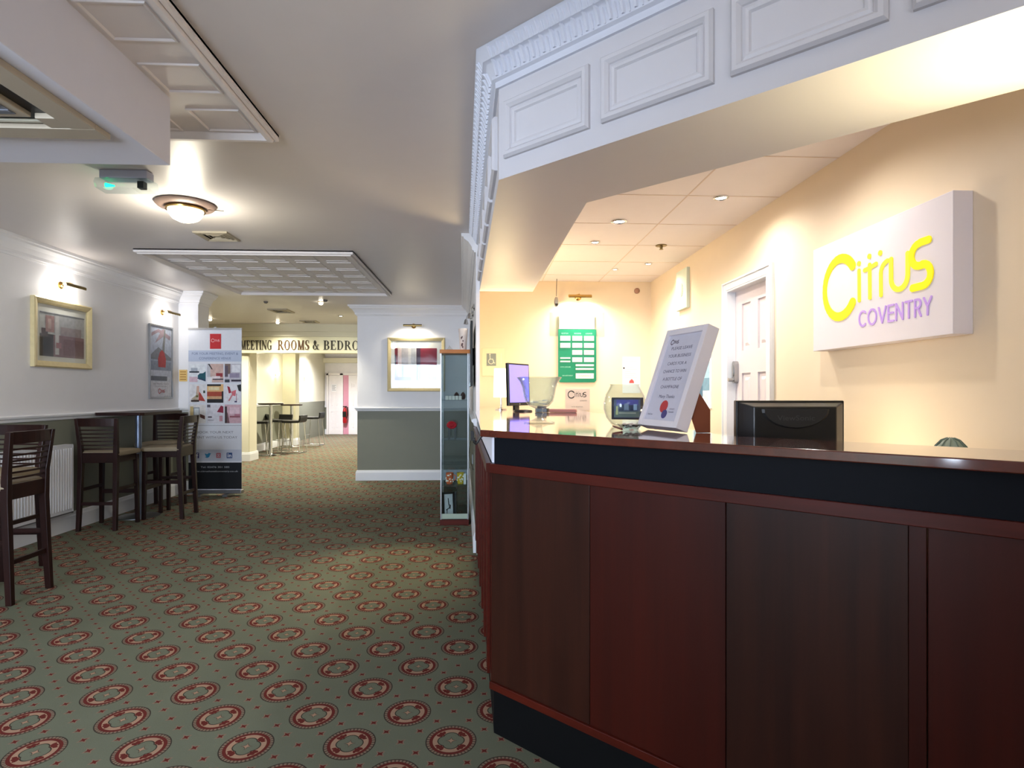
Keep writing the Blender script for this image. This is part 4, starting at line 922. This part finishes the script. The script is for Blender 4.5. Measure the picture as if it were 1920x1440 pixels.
# air conditioning cassette
ac = thing('ceiling_cassette', 'beige air-conditioning cassette set under the white boxed duct', 'air conditioner', (-1.85, 1.94, 2.27))
M = fr((0, 0, 2.295), (1, 0, 0), (0, -1, 0)); x0, x1, y0, y1 = -2.27, -1.43, 1.52, 2.36
mb = MB(); 
for a in ((x0, x1, y1 - .09, y1), (x0, x1, y0, y0 + .09), (x0, x0 + .09, y0 + .09, y1 - .09), (x1 - .09, x1, y0 + .09, y1 - .09)): mb.box(a[0], a[1], -a[3], -a[2], .0, .022, M)
mb.box(x0 + .17, x1 - .17, -y1 + .17, -y0 - .17, 0, .018, M)
mb.box(x1 - .16, x1 - .09, -y1 + .09, -y1 + .17, 0, .02, M); mb.box(x0 + .09, x0 + .16, -y1 + .09, -y1 + .17, 0, .02, M)
mb.build('fascia', mat('cassette_cream', (176, 164, 144), .45), ac, bevel=.003)
mb = MB(); mb.poly([(x0 + .05, -y1 + .05), (x1 - .05, -y1 + .05), (x1 - .05, -y0 - .05), (x0 + .05, -y0 - .05)], .001, M); mb.build('air_slot', M_BLACK, ac)
mb = MB(); mb.box(x0 + .2, x1 - .2, -y1 + .2, -y0 - .2, .018, .021, M)
for i in range(9): mb.box(x0 + .2, x1 - .2, -y1 + .22 + i * .045, -y1 + .235 + i * .045, .021, .024, M)
mb.build('grille', mat('cassette_grille', (120, 124, 134), .5), ac)
mb = MB(); mb.box(x0 + .17, x1 - .17, -y1 + .11, -y1 + .125, .002, .01, M); mb.build('vane', M_CREAM, ac)
def downlight(x, y, z, label, power, col=WARMW, spot=110, r=.045, group=None, tgt=None, eye=False):
    t = thing('downlight', label, 'downlight', (x, y, z), group=group)
    mb = MB(); mb.lathe([(r, 0), (r, -.006), (r * .8, -.01), (r * .72, -.004), (r * .72, 0)], 20, Matrix.Translation((x, y, z - .0005)), closed=True); mb.build('trim_ring', M_CHROME if not eye else M_BRASS, t)
    mb = MB(); mb.lathe([(r * .7, -.003), (r * .4, -.009), (.001, -.011)] if not eye else [(r * .7, -.003), (r * .68, -.02), (r * .5, -.04), (.001, -.045)], 16, Matrix.Translation((x, y, z))); mb.build('bulb', M_BULB, t)
    light('SPOT', 'downlight_beam', (x, y, z - (.02 if not eye else .055)), power, col, .03, tgt or (x, y, 0), spot, .8, parent=t)
    return t
G3 = None
WI = (1, .93, .82)
downlight(.93, 4.04, IZ, 'round recessed downlight nearest the left of the reception ceiling', 44, WI, 155, .055, tgt=(1.1, 4.2, 0))
downlight(1.43, 3.52, IZ, 'recessed downlight in the reception ceiling nearest the door', 26, WI, 160, .045)
downlight(.87, 4.6, IZ, 'small recessed downlight farther back in the reception ceiling', 40, WI, 155, .04)
sk = thing('sprinkler', 'small brass sprinkler head in the reception ceiling', 'sprinkler', (1.42, 4.69, 2.44))
mb = MB(); mb.lathe([(.045, IZ - .0005), (.045, IZ - .006), (.012, IZ - .01), (.01, IZ - .03), (.018, IZ - .034), (.001, IZ - .036)], 16, Matrix.Translation((1.42, 4.69, 0))); mb.build('head', M_DBRASS, sk)
downlight(1.50, 5.35, IZ, 'recessed downlight over the far right corner of the reception, washing the wall plate', 20, WARMW, 120, .035, tgt=(1.75, 5.2, 1.3))
downlight(1.30, 2.62, IZ, 'added reception downlight in front of the big sign, hidden by the bulkhead', 20, WI, 160, .045)  # added fill for the reception, out of view
downlight(1.25, 5.6, IZ, 'recessed reception downlight over the directory board', 28, WI, 150, .03)
# corridor downlights
WC = (1, .93, .74)
downlight(-2.31, 8.6, CZ, 'bright corridor downlight nearest the middle wall corner', 90, WC, 100, .045, tgt=(-2.6, 8.7, 0), eye=True)
downlight(-2.39, 10.13, CZ, 'corridor downlight just in front of the curved sign, right side', 110, WC, 150, .045, tgt=(-2.6, 10.6, 0))
downlight(-3.72, 10.98, CZ, 'corridor downlight above the word ROOMS on the curved sign', 55, WC, 150, .045, eye=True)
downlight(-4.75, 10.6, CZ, 'corridor downlight above the right end of the pull-up banner', 200, WC, 150, .045, eye=True)
downlight(-3.4, 13.6, CZ, 'added downlight in the bar area ceiling, hidden by the curved sign', 380, (1, .93, .75), 150, .045)  # unseen fitting added to brighten the bar area
downlight(-4.2, 16.8, CZ, 'added unseen downlight in the far hallway ceiling', 420, (.96, .95, 1), 150, .045)  # added out of view to brighten the far hallway
for x, y, z, lb in ((-3.08, 8.6, CZ, 'small grey ceiling detector left of the bright corridor downlight'), (-2.2, 8.42, CZ, 'small dark ceiling detector beside the bright corridor downlight')):
    mb = MB(); mb.lathe([(.03, 0), (.03, -.012), (.018, -.028), (.001, -.03)], 14, Matrix.Translation((x, y, z - .0005))); tag(mb.build('ceiling_detector', mat('detector_grey', (110, 104, 98), .5)), lb, 'detector')
def sconce(M, x, z, label, power):
    p = M @ Vector((x, z, .06)); t = thing('wall_sconce', label, 'wall light', tuple(p))
    mb = MB(); mb.lathe([(.03, 0), (.03, .01), (.008, .02), (.008, .05)], 12, M @ Matrix.Translation((x, z, 0))); mb.build('bracket', M_BRASS, t)
    mb = MB(); mb.lathe([(.001, -.04), (.03, -.03), (.045, .0), (.05, .05), (.045, .05), (.025, -.02)], 14, Matrix.Translation((p.x, p.y, p.z))); mb.build('shade', mat('sconce_opal', (255, 248, 225), .4, emit=8, ecol=(255, 246, 220)), t)
    light('POINT', 'sconce_glow', tuple(p + (M.to_3x3() @ Vector((0, .12, .08)))), power, (1, .94, .78), .05, parent=t)
FM = fr((FXW, 0, 0), (0, 1, 0), (0, 0, 1))
sconce(FM, 13.1, 1.78, 'lit wall sconce partly behind the near column', 6)
sconce(FM, 14.6, 1.745, 'lit wall sconce between the near column and the cream pillar', 9)
sconce(FM, 16.9, 1.74, 'lit wall sconce on the far wall section beyond the cream pillar', 12)
# fire extinguisher far
fe = thing('fire_extinguisher', 'red and black fire extinguisher hanging by the far pink door edge', 'fire extinguisher', (-4.34, 18.95, .4))
mb = MB(); mb.lathe([(.001, .36), (.06, .36), (.065, .4), (.065, .74), (.05, .8), (.02, .83), (.02, .86), (.001, .86)], 16, Matrix.Translation((-4.34, 18.93, 0))); mb.build('cylinder', mat('extinguisher_red', (170, 20, 30), .3), fe)
mb = MB(); mb.box(-4.4, -4.28, 18.92, 18.95, .86, .89); mb.tube([(-4.31, 18.92, .85), (-4.25, 18.9, .86), (-4.25, 18.9, .6), (-4.28, 18.88, .5)], .014, 8); mb.box(-4.395, -4.285, 18.86, 18.866, .55, .72); mb.build('hose', M_BLACK, fe)

# ---------------- far bar tables and low-back stools ----------------
def far_table(x, y, z, r, label):
    t = thing('pedestal_table', label, 'table', (x, y, 0))
    mb = MB(); mb.lathe([(.001, z - .03), (r - .02, z - .03), (r, z - .02), (r, z), (.001, z)], 28, Matrix.Translation((x, y, 0))); mb.build('tabletop', M_DWOOD, t)
    mb = MB(); mb.lathe([(.04, .02), (.035, .04), (.035, z - .031)], 14, Matrix.Translation((x, y, 0))); mb.build('post', M_CHROME, t)
    mb = MB(); mb.lathe([(.22, 0), (.22, .01), (.05, .03), (.04, .04)], 24, Matrix.Translation((x, y, 0))); mb.build('base', M_CHROME, t)
far_table(-4.42, 12.62, 1.09, .25, 'round high table on a chrome post, nearer of the two beyond the sign')
far_table(-4.60, 14.55, 1.03, .25, 'round high table on a chrome post, farther one by the cream pillar')
def make_fs():
    t = thing('low_back_stool', 'x', 'bar stool')
    mb = MB(); secs = []
    prof = [(.2, 0), (.0, -.005), (-.16, .0), (-.2, .03), (-.215, .10), (-.215, .16)]
    for (y, z) in prof:
        k = .05 if y > -.19 else .04
        secs.append([(-.2, y, .66 + z), (.2, y, .66 + z), (.2, y + (.0 if z < .02 else .035), .66 + z + (.05 if z < .02 else .0)), (-.2, y + (.0 if z < .02 else .035), .66 + z + (.05 if z < .02 else .0))])
    mb.loft(secs); mb.build('seat_shell', M_BLKL, t, bevel=.01)
    for s_ in (-1, 1):
        mb = MB(); mb.tube([(s_ * .16, .14, .66), (s_ * .2, .2, .02), (s_ * .2, .18, .009), (s_ * .2, -.18, .009), (s_ * .2, -.2, .02), (s_ * .16, -.14, .66)], .009, 6); mb.build('leg_frame', M_CHROME, t)
    mb = MB(); mb.tube([(-.185, .17, .26), (.185, .17, .26)], .008, 6); mb.build('foot_rail', M_CHROME, t)
    mb = MB(); mb.tube([(-.2, -.19, .009), (.2, -.19, .009)], .008, 6); mb.build('floor_rail', M_CHROME, t)
    return t
fs = make_fs(); G2 = 'black low-back bar stools in the far bar area'
fs.location = (-4.72, 12.85, 0); fs.rotation_euler = (0, 0, R(-85)); fs['label'] = 'black low-back bar stool, leftmost, partly hidden by the near column'; fs['group'] = G2
dup(fs, (-4.10, 13.15, 0), R(85), 'black low-back bar stool right of the nearer round high table')
dup(fs, (-4.55, 13.5, 0), R(150), 'black low-back bar stool behind the nearer round high table')
dup(fs, (-4.76, 13.95, 0), R(-60), 'black low-back bar stool against the wall by the farther round table')
dup(fs, (-4.22, 15.1, 0), R(88), 'black low-back bar stool, rightmost, standing clear in the hallway')

# ---------------- things on the counter ----------------
# white easel frame
ef = thing('easel_frame', 'white framed notice leaning back on a brown easel stand on the counter', 'picture frame', (.68, 2.1, TZ))
Pb = Vector((.5927, 2.2673, TZ + .001)); Pr = Vector((.6634, 2.0221, TZ + .001)); Tl = Vector((.7219, 2.3046, 1.527))
EM = fr(Pb, Pr - Pb, Tl - Pb); ew = (Pr - Pb).length; eh = (Tl - Pb).length
mb = MB(); b_ = .024
for a in ((0, b_, 0, eh), (ew - b_, ew, 0, eh), (b_, ew - b_, 0, b_), (b_, ew - b_, eh - b_, eh)): mb.box(a[0], a[1], a[2], a[3], -.05, 0, EM)
mb2 = MB(); mb2.v = [v + Vector((0, 0, .0185)) for v in mb.v]; mb2.f = mb.f
mb2.build('frame', mat('white_frame', (224, 218, 222), .4), ef, bevel=.0015)
EM = Matrix.Translation((0, 0, .0185)) @ EM
MB().box(b_, ew - b_, b_, eh - b_, -.012, -.008, EM).build('notice', flat((200, 198, 210)), ef)
mb = MB(); ls = ['PLEASE LEAVE', 'YOUR BUSINESS', 'CARDS FOR A', 'CHANCE TO WIN', 'A BOTTLE OF', 'CHAMPAGNE']
for i, (s_, wd) in enumerate(zip(ls, (.13, .142, .12, .145, .12, .115))): mb.text(s_, ew / 2 - .002, eh - .085 - i * .031, .0125, wd, -.0074, EM, 'C')
mb.text('Many Thanks', ew / 2, eh - .278, .013, .1, -.0074, EM, 'C'); mb.text('Hotel Team', .04, .045, .006, .03, -.0074, EM); mb.text('smart', ew - .085, .068, .007, .03, -.0074, EM); mb.text('hotels', ew - .085, .056, .007, .03, -.0074, EM)
mb.build('lettering', flat((96, 92, 112)), ef)
mb = MB(); citrus(mb, EM, .042, eh - .062, .07, -.0076, -.0072, 0); mb.build('logo', flat((90, 70, 84)), ef)
mb = MB(); mb.disc(ew / 2 + .002, .079, .024, -.0076, -.0073, EM); mb.k = 1; mb.disc(ew / 2 + .018, .05, .017, -.0072, -.0069, EM); mb.build('emblem', [flat((190, 60, 62)), flat((70, 64, 120))], ef)
SM = [Vector(p) for p in ((.757, 2.05, 1.300), (.795, 2.05, 1.240), (.795, 2.05, TZ + .001), (.744, 2.05, TZ + .001), (.722, 2.05, 1.228))]
mb = MB(); mb.loft([[p for p in SM], [p + Vector((.004, .01, 0)) for p in SM]]); mb.build('easel_stand', mat('brown_hardboard', (116, 58, 30), .6), ef)
# glass compote
mb = MB(); mb.M = Matrix.Translation((.262, 2.78, TZ + .001))
ot = [(.001, 0), (.072, .0), (.074, .004), (.04, .010), (.016, .022), (.013, .032), (.022, .045), (.014, .055), (.018, .066), (.045, .078), (.066, .1), (.074, .13), (.080, .165), (.09, .19), (.106, .212)]
inn = [(.102, .214), (.086, .192), (.076, .166), (.070, .132), (.062, .104), (.042, .084), (.001, .078)]
mb.lathe(ot + inn, 36)
cb = tag(mb.build('glass_compote', M_CRYS), 'clear glass footed bowl in front of the small monitor on the counter', 'bowl')
mb = MB(); mb.M = Matrix.Translation((.262, 2.78, TZ + .001))
for i in range(7):
    mb.box(.03 * math.cos(i) - .012, .03 * math.cos(i) + .012, .03 * math.sin(i) - .012, .03 * math.sin(i) + .012, .086 + .003 * i, .0885 + .003 * i)
tag(mb.build('sweets', flat((214, 206, 200)), ), 'few pale wrapped cards lying in the glass footed bowl', 'cards')
# fishbowl with photo
mb = MB(); mb.M = Matrix.Translation((.60, 2.50, TZ + .001))
pr = [(.001, 0), (.045, 0), (.055, .004), (.078, .035), (.089, .07), (.09, .095), (.082, .13), (.066, .158), (.06, .172), (.064, .176)]
mb.lathe(pr + [(r_ - .003, z + (.003 if i < 3 else 0)) for i, (r_, z) in enumerate(pr)][::-1][:-1] + [(.001, .004)], 36)
tag(mb.build('fishbowl', M_GLASSG), 'round clear glass fishbowl left of the white notice frame', 'bowl')
ph = thing('small_photo', 'small dark-edged group photo standing inside the glass fishbowl', 'photo', (.60, 2.47, TZ + .01))
QM = fr((.535, 2.462, TZ + .030), (1, -.25, 0), (0, .06, 1))
MB().box(0, .13, 0, .092, -.004, 0, QM).build('card', flat((60, 50, 58)), ph, bevel=.002)
patches(ph, 'print', QM, [((96, 104, 132), .01, .118, .008, .084), ((92, 86, 170), .02, .11, .06, .082), ((120, 128, 120), .012, .115, .01, .034), ((214, 210, 150), .018, .027, .02, .055), ((64, 72, 96), .03, .05, .035, .062), ((140, 150, 176), .052, .07, .04, .066), ((50, 60, 92), .072, .09, .036, .06), ((170, 190, 220), .09, .104, .04, .064), ((180, 176, 160), .03, .1, .024, .03)], .0004)
# foil dish
dd = thing('crystal_dish', 'small low crystal dish holding wrapped mints in front of the fishbowl', 'dish', (.575, 2.24, TZ))
mb = MB(); mb.M = Matrix.Translation((.555, 2.23, TZ + .001)); mb.lathe([(.001, 0), (.03, 0), (.042, .014), (.048, .02), (.045, .021), (.03, .004), (.001, .003)], 12); mb.build('bowl', M_CRYS, dd)
mb = MB(); random.seed(3)
for i in range(14):
    a = random.uniform(0, 6.28); r_ = random.uniform(0, .028); x, y = .555 + r_ * math.cos(a), 2.23 + r_ * math.sin(a)
    mb.lathe([(.001, 0), (.008, .002), (.01, .006), (.006, .011), (.001, .012)], 6, Matrix.Translation((x, y, TZ + .008 + random.uniform(0, .008))))
mb.k = 1; mb.box(.52, .585, 2.20, 2.205, TZ + .017, TZ + .022)
mb.build('mints', [mat('silver_foil', (220, 216, 218), .25, .8), M_BLACK], dd)
mb = MB(); mb.tube([(.5, 2.24, TZ + .012), (.515, 2.19, TZ + .006)], .004, 8); mb.tube([(.495, 2.255, TZ + .014), (.5, 2.24, TZ + .012)], .0025, 6)
tag(mb.build('pen', mat('dark_red_plastic', (96, 20, 24), .3)), 'small dark red pen left of the crystal dish', 'pen')
# small monitor with violet screen
hm = thing('computer_monitor', 'computer monitor with glowing violet screen at the far left end of the counter', 'monitor', (.28, 4.5, TZ))
a_ = Vector((.192, 4.40, 0)); b2 = Vector((.365, 4.63, 0))
MM2 = fr((a_.x, a_.y, TZ + .045), b2 - a_, (-.01, 0.04, 1)); mw = (b2 - a_).length
bz_ = MB().box(0, mw, 0, .32, -.025, 0, MM2).build('bezel', M_BLACK, hm, bevel=.004)
MB().box(.012, mw - .012, .025, .308, .0002, .001, MM2).build('screen', M_SCREEN, bz_)
mb = MB(); mb.disc(mw / 2, .012, .005, .0002, .001, MM2); mb.build('badge', M_STEEL, bz_)
mb = MB(); mb.box(mw / 2 - .03, mw / 2 + .03, -.04, .1, -.045, -.026, MM2); mb.lathe([(.001, 0), (.075, 0), (.07, .01), (.02, .014), (.001, .014)], 20, Matrix.Translation((.30, 4.51, TZ + .001))); mb.build('stand', M_BLACK, hm)
# items by the monitor
tp = MB(); tp.prism([(.375, 4.30), (.46, 4.27), (.48, 4.31), (.40, 4.345)], TZ + .001, TZ + .03); tp.prism([(.39, 4.31), (.45, 4.285), (.46, 4.30), (.41, 4.33)], TZ + .03, TZ + .045)
tag(tp.build('stapler', M_BLACK, bevel=.003), 'black stapler beside the base of the violet-screened monitor', 'stapler')
tag(MB().prism([(.47, 4.25), (.66, 4.19), (.67, 4.23), (.49, 4.30)], TZ + .001, TZ + .026).build('notebook', flat((176, 120, 110)), bevel=.005), 'slim pinkish brown notebook right of the black stapler', 'notebook')
# table lamp
tl = thing('table_lamp', 'small lit table lamp with a white cylinder shade on the counter by the left wall', 'lamp', (.15, 5.0, TZ))
mb = MB(); mb.lathe([(.001, 0), (.05, 0), (.05, .008), (.012, .016), (.009, .03), (.009, .12)], 16, Matrix.Translation((.15, 5.0, TZ + .001))); mb.build('base', M_CHROME, tl)
mb = MB(); mb.lathe([(.064, .105), (.058, .345), (.056, .345), (.062, .105)], 28, Matrix.Translation((.15, 5.0, TZ)), closed=True); mb.build('lamp_shade', M_SHADE, tl)
light('POINT', 'table_lamp_light', (.15, 5.0, TZ + .4), 20, (1, .78, .42), .05, parent=tl)
# black monitor seen from behind
vm = thing('computer_monitor', 'back of a wide black monitor reading ViewSonic behind the counter ledge', 'monitor', (1.1, 2.05, .75))
vM = fr((.92, 2.125, .93), (1, -.09, 0), (0, 0, 1)); VW = .385; VH = .343
MB().box(0, VW, 0, VH, -.03, 0, vM).build('front_bezel', M_BLACK, vm, bevel=.004)
mb = MB(); mb.M = vM; a = [(.004, .01), (VW - .004, .01), (VW - .004, VH - .006), (.004, VH - .006)]; b = [(.05, .03), (VW - .05, .03), (VW - .05, VH - .022), (.05, VH - .022)]
mb.loft([[(p[0], p[1], .0) for p in a], [(p[0], p[1], .045) for p in b]])
mb.build('rear_shell', mat('monitor_back', (30, 30, 30), .3), vm, bevel=.004)
mb = MB(); mb.M = vM; mb.loft([[(VW / 2 + .12 * math.cos(t_), VH - .03 + .07 * math.sin(t_), .044) for t_ in [math.pi + math.pi * i / 16 for i in range(17)]], [(VW / 2 + .11 * math.cos(t_), VH - .031 + .064 * math.sin(t_), .050) for t_ in [math.pi + math.pi * i / 16 for i in range(17)]]]); mb.build('rear_dish', mat('monitor_dish', (40, 40, 40), .35), vm)
mb = MB(); mb.text('ViewSonic', VW / 2, VH - .07, .018, .13, .0506, vM, 'C'); mb.build('lettering', mat('dark_embossed', (66, 66, 66), .4), vm)
mb = MB(); mb.M = vM; mb.box(VW / 2 - .05, VW / 2 + .05, -.17, .05, -.01, .02); mb.box(VW / 2 - .11, VW / 2 + .11, -.179, -.165, -.11, .08); mb.build('stand', M_BLACK, vm, bevel=.004)
# ribbed grey-green object
bz = thing('ribbed_basket', 'small grey green ribbed rounded top showing above the back edge of the counter', 'basket', (1.49, 1.83, .751))
mb = MB(); mb.lathe([(.001, .751), (.05, .751), (.055, .8), (.052, 1.1), (.04, 1.13), (.024, 1.148), (.008, 1.156), (.001, 1.157)], 22, Matrix.Translation((1.49, 1.83, 0))); mb.build('body', mat('grey_green_plastic', (150, 166, 152), .5), bz)
for i in range(11):
    mb = MB(); a = 2 * math.pi * i / 11; c, s_ = math.cos(a), math.sin(a)
    mb.tube([(1.49 + r_ * c, 1.83 + r_ * s_, z) for r_, z in ((.056, .8), (.053, 1.1), (.041, 1.131), (.025, 1.15), (.01, 1.157))], .002, 5); mb.build('rib', mat('grey_green_rib', (120, 138, 126), .5), bz)

# ---------------- far reception wall ----------------
WF = fr((0, FY, 0), (1, 0, 0), (0, 0, 1))
ds = thing('accessible_sign', 'framed grey and white wheelchair symbol sign on the left of the far reception wall', 'sign', (.106, FY, 1.48))
mb = MB(); mb.M = WF; mb.box(-.012, .226, 1.478, 1.772, 0, .012); mb.build('board', flat((240, 226, 196)), ds, bevel=.003)
mb = MB(); mb.M = WF; mb.box(.035, .135, 1.585, 1.715, .012, .0135); mb.k = 1
mb.stroke([(.07, 1.70), (.072, 1.655), (.10, 1.655), (.112, 1.615), (.122, 1.615)], .007, .0135, .0145); mb.stroke(arc(.082, 1.632, .026, 120, 380, 18), .006, .0135, .0145); mb.disc(.07, 1.705, .007, .0135, .0145)
mb.box(.185, .191, 1.60, 1.72, .0125, .014)
mb.build('symbol', [flat((128, 140, 140)), flat((236, 232, 214))], ds)
gd = thing('directory_board', 'green directory board with rows of white name strips on the far reception wall', 'sign', (.99, FY, 1.413))
mb = MB(); mb.M = WF; x0, x1 = .787, 1.19
mb.prism([(x0 + .02, 1.413), (x1 - .02, 1.413), (x1, 1.433), (x1, 1.97), (x0, 1.97), (x0, 1.433)], .02, .03); mb.build('board', flat((20, 128, 96), .4), gd)
def strip(xa, xb, za, zb, t_=None):
    mb = MB(); mb.M = WF; mb.box(x0 + xa, x0 + xb, 1.413 + za, 1.413 + zb, .03, .036); p = mb.build('name_strip', flat((238, 228, 222)), gd)
    if t_:
        mb = MB(); mb.M = WF; mb.text(t_, x0 + (xa + xb) / 2, 1.413 + (za + zb) / 2 - .008, .016, (xb - xa) * .7, .037, None, 'C'); mb.build('lettering', flat((190, 130, 132)), p)
for (za, zb) in ((.437, .487), (.363, .413), (.29, .338), (.214, .262)):
    for c in (.022, .148, .272):
        if c > .1 or za > .35: strip(c, c + .105, za, zb, 'MEETING')
for q in ((.022, .127, .248, .262), (.022, .127, .212, .226), (.185, .375, .17, .19), (.185, .375, .132, .15)): strip(*q)
strip(.185, .375, .04, .095, 'CONFERENCE')
for c, z_, s_, h_ in ((.035, .507, 'RECEPTION', .014), (.17, .507, 'ROOMS', .014), (.29, .507, 'LOUNGE', .014), (.022, .155, 'GYM LEISURE', .012), (.045, .065, 'BAR & RESTAURANT', .012)):
    mb = MB(); mb.M = WF; mb.text(s_, x0 + c, 1.413 + z_, h_, .07 if h_ > .013 else .11, .031); mb.build('heading', flat((170, 224, 204)), gd)
lp_ = thing('logo_plate', 'small white plate with faint Citrus logo above the green directory', 'sign', (.985, FY, 1.98))
mb = MB(); mb.M = WF; mb.box(.80, 1.17, 1.975, 2.135, .02, .028); mb.build('plate', flat((244, 240, 240)), lp_)
mb = MB(); citrus(mb, WF, .86, 2.01, .34, .028, .029, 0); mb.build('logo', flat((206, 178, 200)), lp_)
mb = MB(); mb.M = WF; mb.box(.70, 1.28, 1.90, 2.15, .004, .010); tag(mb.build('acrylic_panel', M_GLASSG), 'clear acrylic backing sheet behind the small logo plate', 'panel')
picture_lamp('brass picture light above the green directory board', WF, 1.0, 2.31, .24, (1.0, FY - .02, 2.27), 16, M_BRASS, reach=.14, col=(1, .93, .78))
cm = thing('security_camera', 'small grey camera hanging on a thin cable left of the directory picture light', 'camera', (.75, 6.1, 2.19))
mb = MB(); mb.tube([(.76, 6.12, IZ), (.755, 6.12, 2.30)], .003, 6); mb.build('cable', M_BLACK, cm)
mb = MB(); mb.lathe([(.001, .0), (.014, .004), (.022, .03), (.024, .05), (.02, .08), (.012, .1), (.001, .105)], 14, Matrix.Translation((.755, 6.12, 2.19))); mb.build('body', M_STEEL, cm)
mb = MB(); mb.lathe([(.001, -.004), (.013, .0), (.018, .02), (.001, .022)], 12, Matrix.Translation((.755, 6.095, 2.2))); mb.build('lens', M_BLACK, cm)
cp_ = thing('steel_plaque', 'brushed steel Citrus plaque under the green directory board', 'sign', (.99, FY, 1.12))
mb = MB(); mb.M = WF; mb.box(.866, 1.125, 1.115, 1.345, .0, .008); mb.build('plate', mat('pale_brushed_steel', (222, 208, 204), .3, .6), cp_)
mb = MB(); citrus(mb, WF, .89, 1.245, .27, .008, .0095, 0); mb.text('COVENTRY', 1.02, 1.213, .012, .075, .009, WF); mb.text('HOTEL RECEPTION', .93, 1.15, .010, .12, .009, WF); mb.build('lettering', flat((40, 36, 40)), cp_)
np_ = thing('pinned_notice', 'white paper notice with a red mark pinned right of the directory board', 'paper', (1.56, FY, 1.385))
mb = MB(); mb.M = WF; mb.box(1.475, 1.665, 1.30, 1.685, .001, .003); mb.build('sheet', flat((240, 238, 244)), np_)
mb = MB(); mb.M = WF
for i in range(9): mb.box(1.50, 1.50 + (.13, .1, .12, .06)[i % 4], 1.46 + i * .022, 1.465 + i * .022, .003, .0034)
mb.k = 1; mb.prism([(1.545, 1.405), (1.6, 1.405), (1.595, 1.43), (1.575, 1.45), (1.55, 1.43)], .003, .0036); mb.k = 2; mb.disc(1.49, 1.565, .009, .003, .006); mb.build('print', [flat((184, 186, 200)), flat((206, 80, 84)), M_BLACK], np_)
mb = MB(); mb.lathe([(.03, 0), (.03, .01), (.015, .02), (.001, .022)], 14, WF @ Matrix.Translation((1.63, 2.385, 0))); tag(mb.build('wall_sensor', mat('sensor_brown', (170, 130, 110), .5)), 'small round brown sensor high on the far reception wall', 'sensor')
# right wall items
RM = fr((RX, 0, 0), (0, -1, 0), (0, 0, 1))
wb = thing('wall_speaker', 'pale green rectangular plate high on the right wall left of the door', 'speaker', (RX - .02, 5.19, 2.05))
mb = MB(); mb.M = RM; mb.box(-5.33, -5.05, 2.04, 2.39, 0, .03); mb.build('casing', mat('pale_green_plastic', (210, 222, 206), .5), wb, bevel=.005)
mb = MB(); mb.M = RM; mb.disc(-5.19, 2.21, .05, .03, .034, ry=.06, seg=20); mb.disc(-5.19, 2.21, .03, .034, .036, ry=.04, seg=20); mb.build('badge', mat('badge_green', (176, 196, 180), .5), wb)
mb = MB(); mb.M = RM; mb.box(-4.95, -4.56, 1.18, 1.75, .0, .01); pz = thing('wall_poster', 'narrow blue and white poster on the right wall behind the easel frame', 'poster', (RX - .01, 4.75, 1.18)); mb.build('sheet', flat((226, 230, 236)), pz)
patches(pz, 'print', RM, [((160, 200, 224), -4.93, -4.58, 1.40, 1.73), ((110, 150, 176), -4.93, -4.58, 1.32, 1.42), ((200, 214, 226), -4.9, -4.62, 1.22, 1.32), ((70, 110, 140), -4.86, -4.72, 1.27, 1.36), ((210, 226, 238), -4.85, -4.62, 1.5, 1.6)], .0105)

# ---------------- reception light ----------------
fw_ = thing('uplighter', 'brass uplighter on the counter ledge at the right, throwing light on the bulkhead underside', 'lamp', (1.40, 1.26, 1.16))
UM = Matrix.Translation((1.40, 1.26, 1.161))
mb = MB(); mb.M = UM; mb.lathe([(.001, 0), (.07, 0), (.065, .012), (.01, .02), (.01, .36), (.02, .38), (.001, .38)], 18); mb.build('pole', M_BRASS, fw_)
mb = MB(); mb.M = UM; mb.lathe([(.02, .37), (.05, .41), (.07, .46), (.066, .46), (.045, .41), (.012, .385)], 20, closed=True); mb.build('bowl', M_BRASS, fw_)
light('SPOT', 'uplighter_beam', (1.40, 1.26, 1.64), 34, (1, .84, .5), .05, (1.22, 1.26, 2.12), 125, 1.0, parent=fw_)
dk = thing('hidden_fill_lamp', 'added warm fill lamp hidden behind the counter to brighten the soffit', 'lamp', (1.45, 2.45, .75))  # unseen lamp added to light the bulkhead soffit from below
mb = MB(); mb.lathe([(.001, .751), (.06, .751), (.055, .765), (.01, .775), (.01, .87), (.001, .87)], 16, Matrix.Translation((1.45, 2.45, 0))); mb.build('base', M_BRASS, dk)
mb = MB(); mb.lathe([(.001, .87), (.04, .89), (.05, .93), (.04, .97), (.001, .985)], 18, Matrix.Translation((1.45, 2.45, 0))); mb.build('globe', M_SHADE, dk)
light('POINT', 'hidden_fill_light', (1.45, 2.45, 1.03), 3.5, (1, .82, .55), .05, parent=dk)
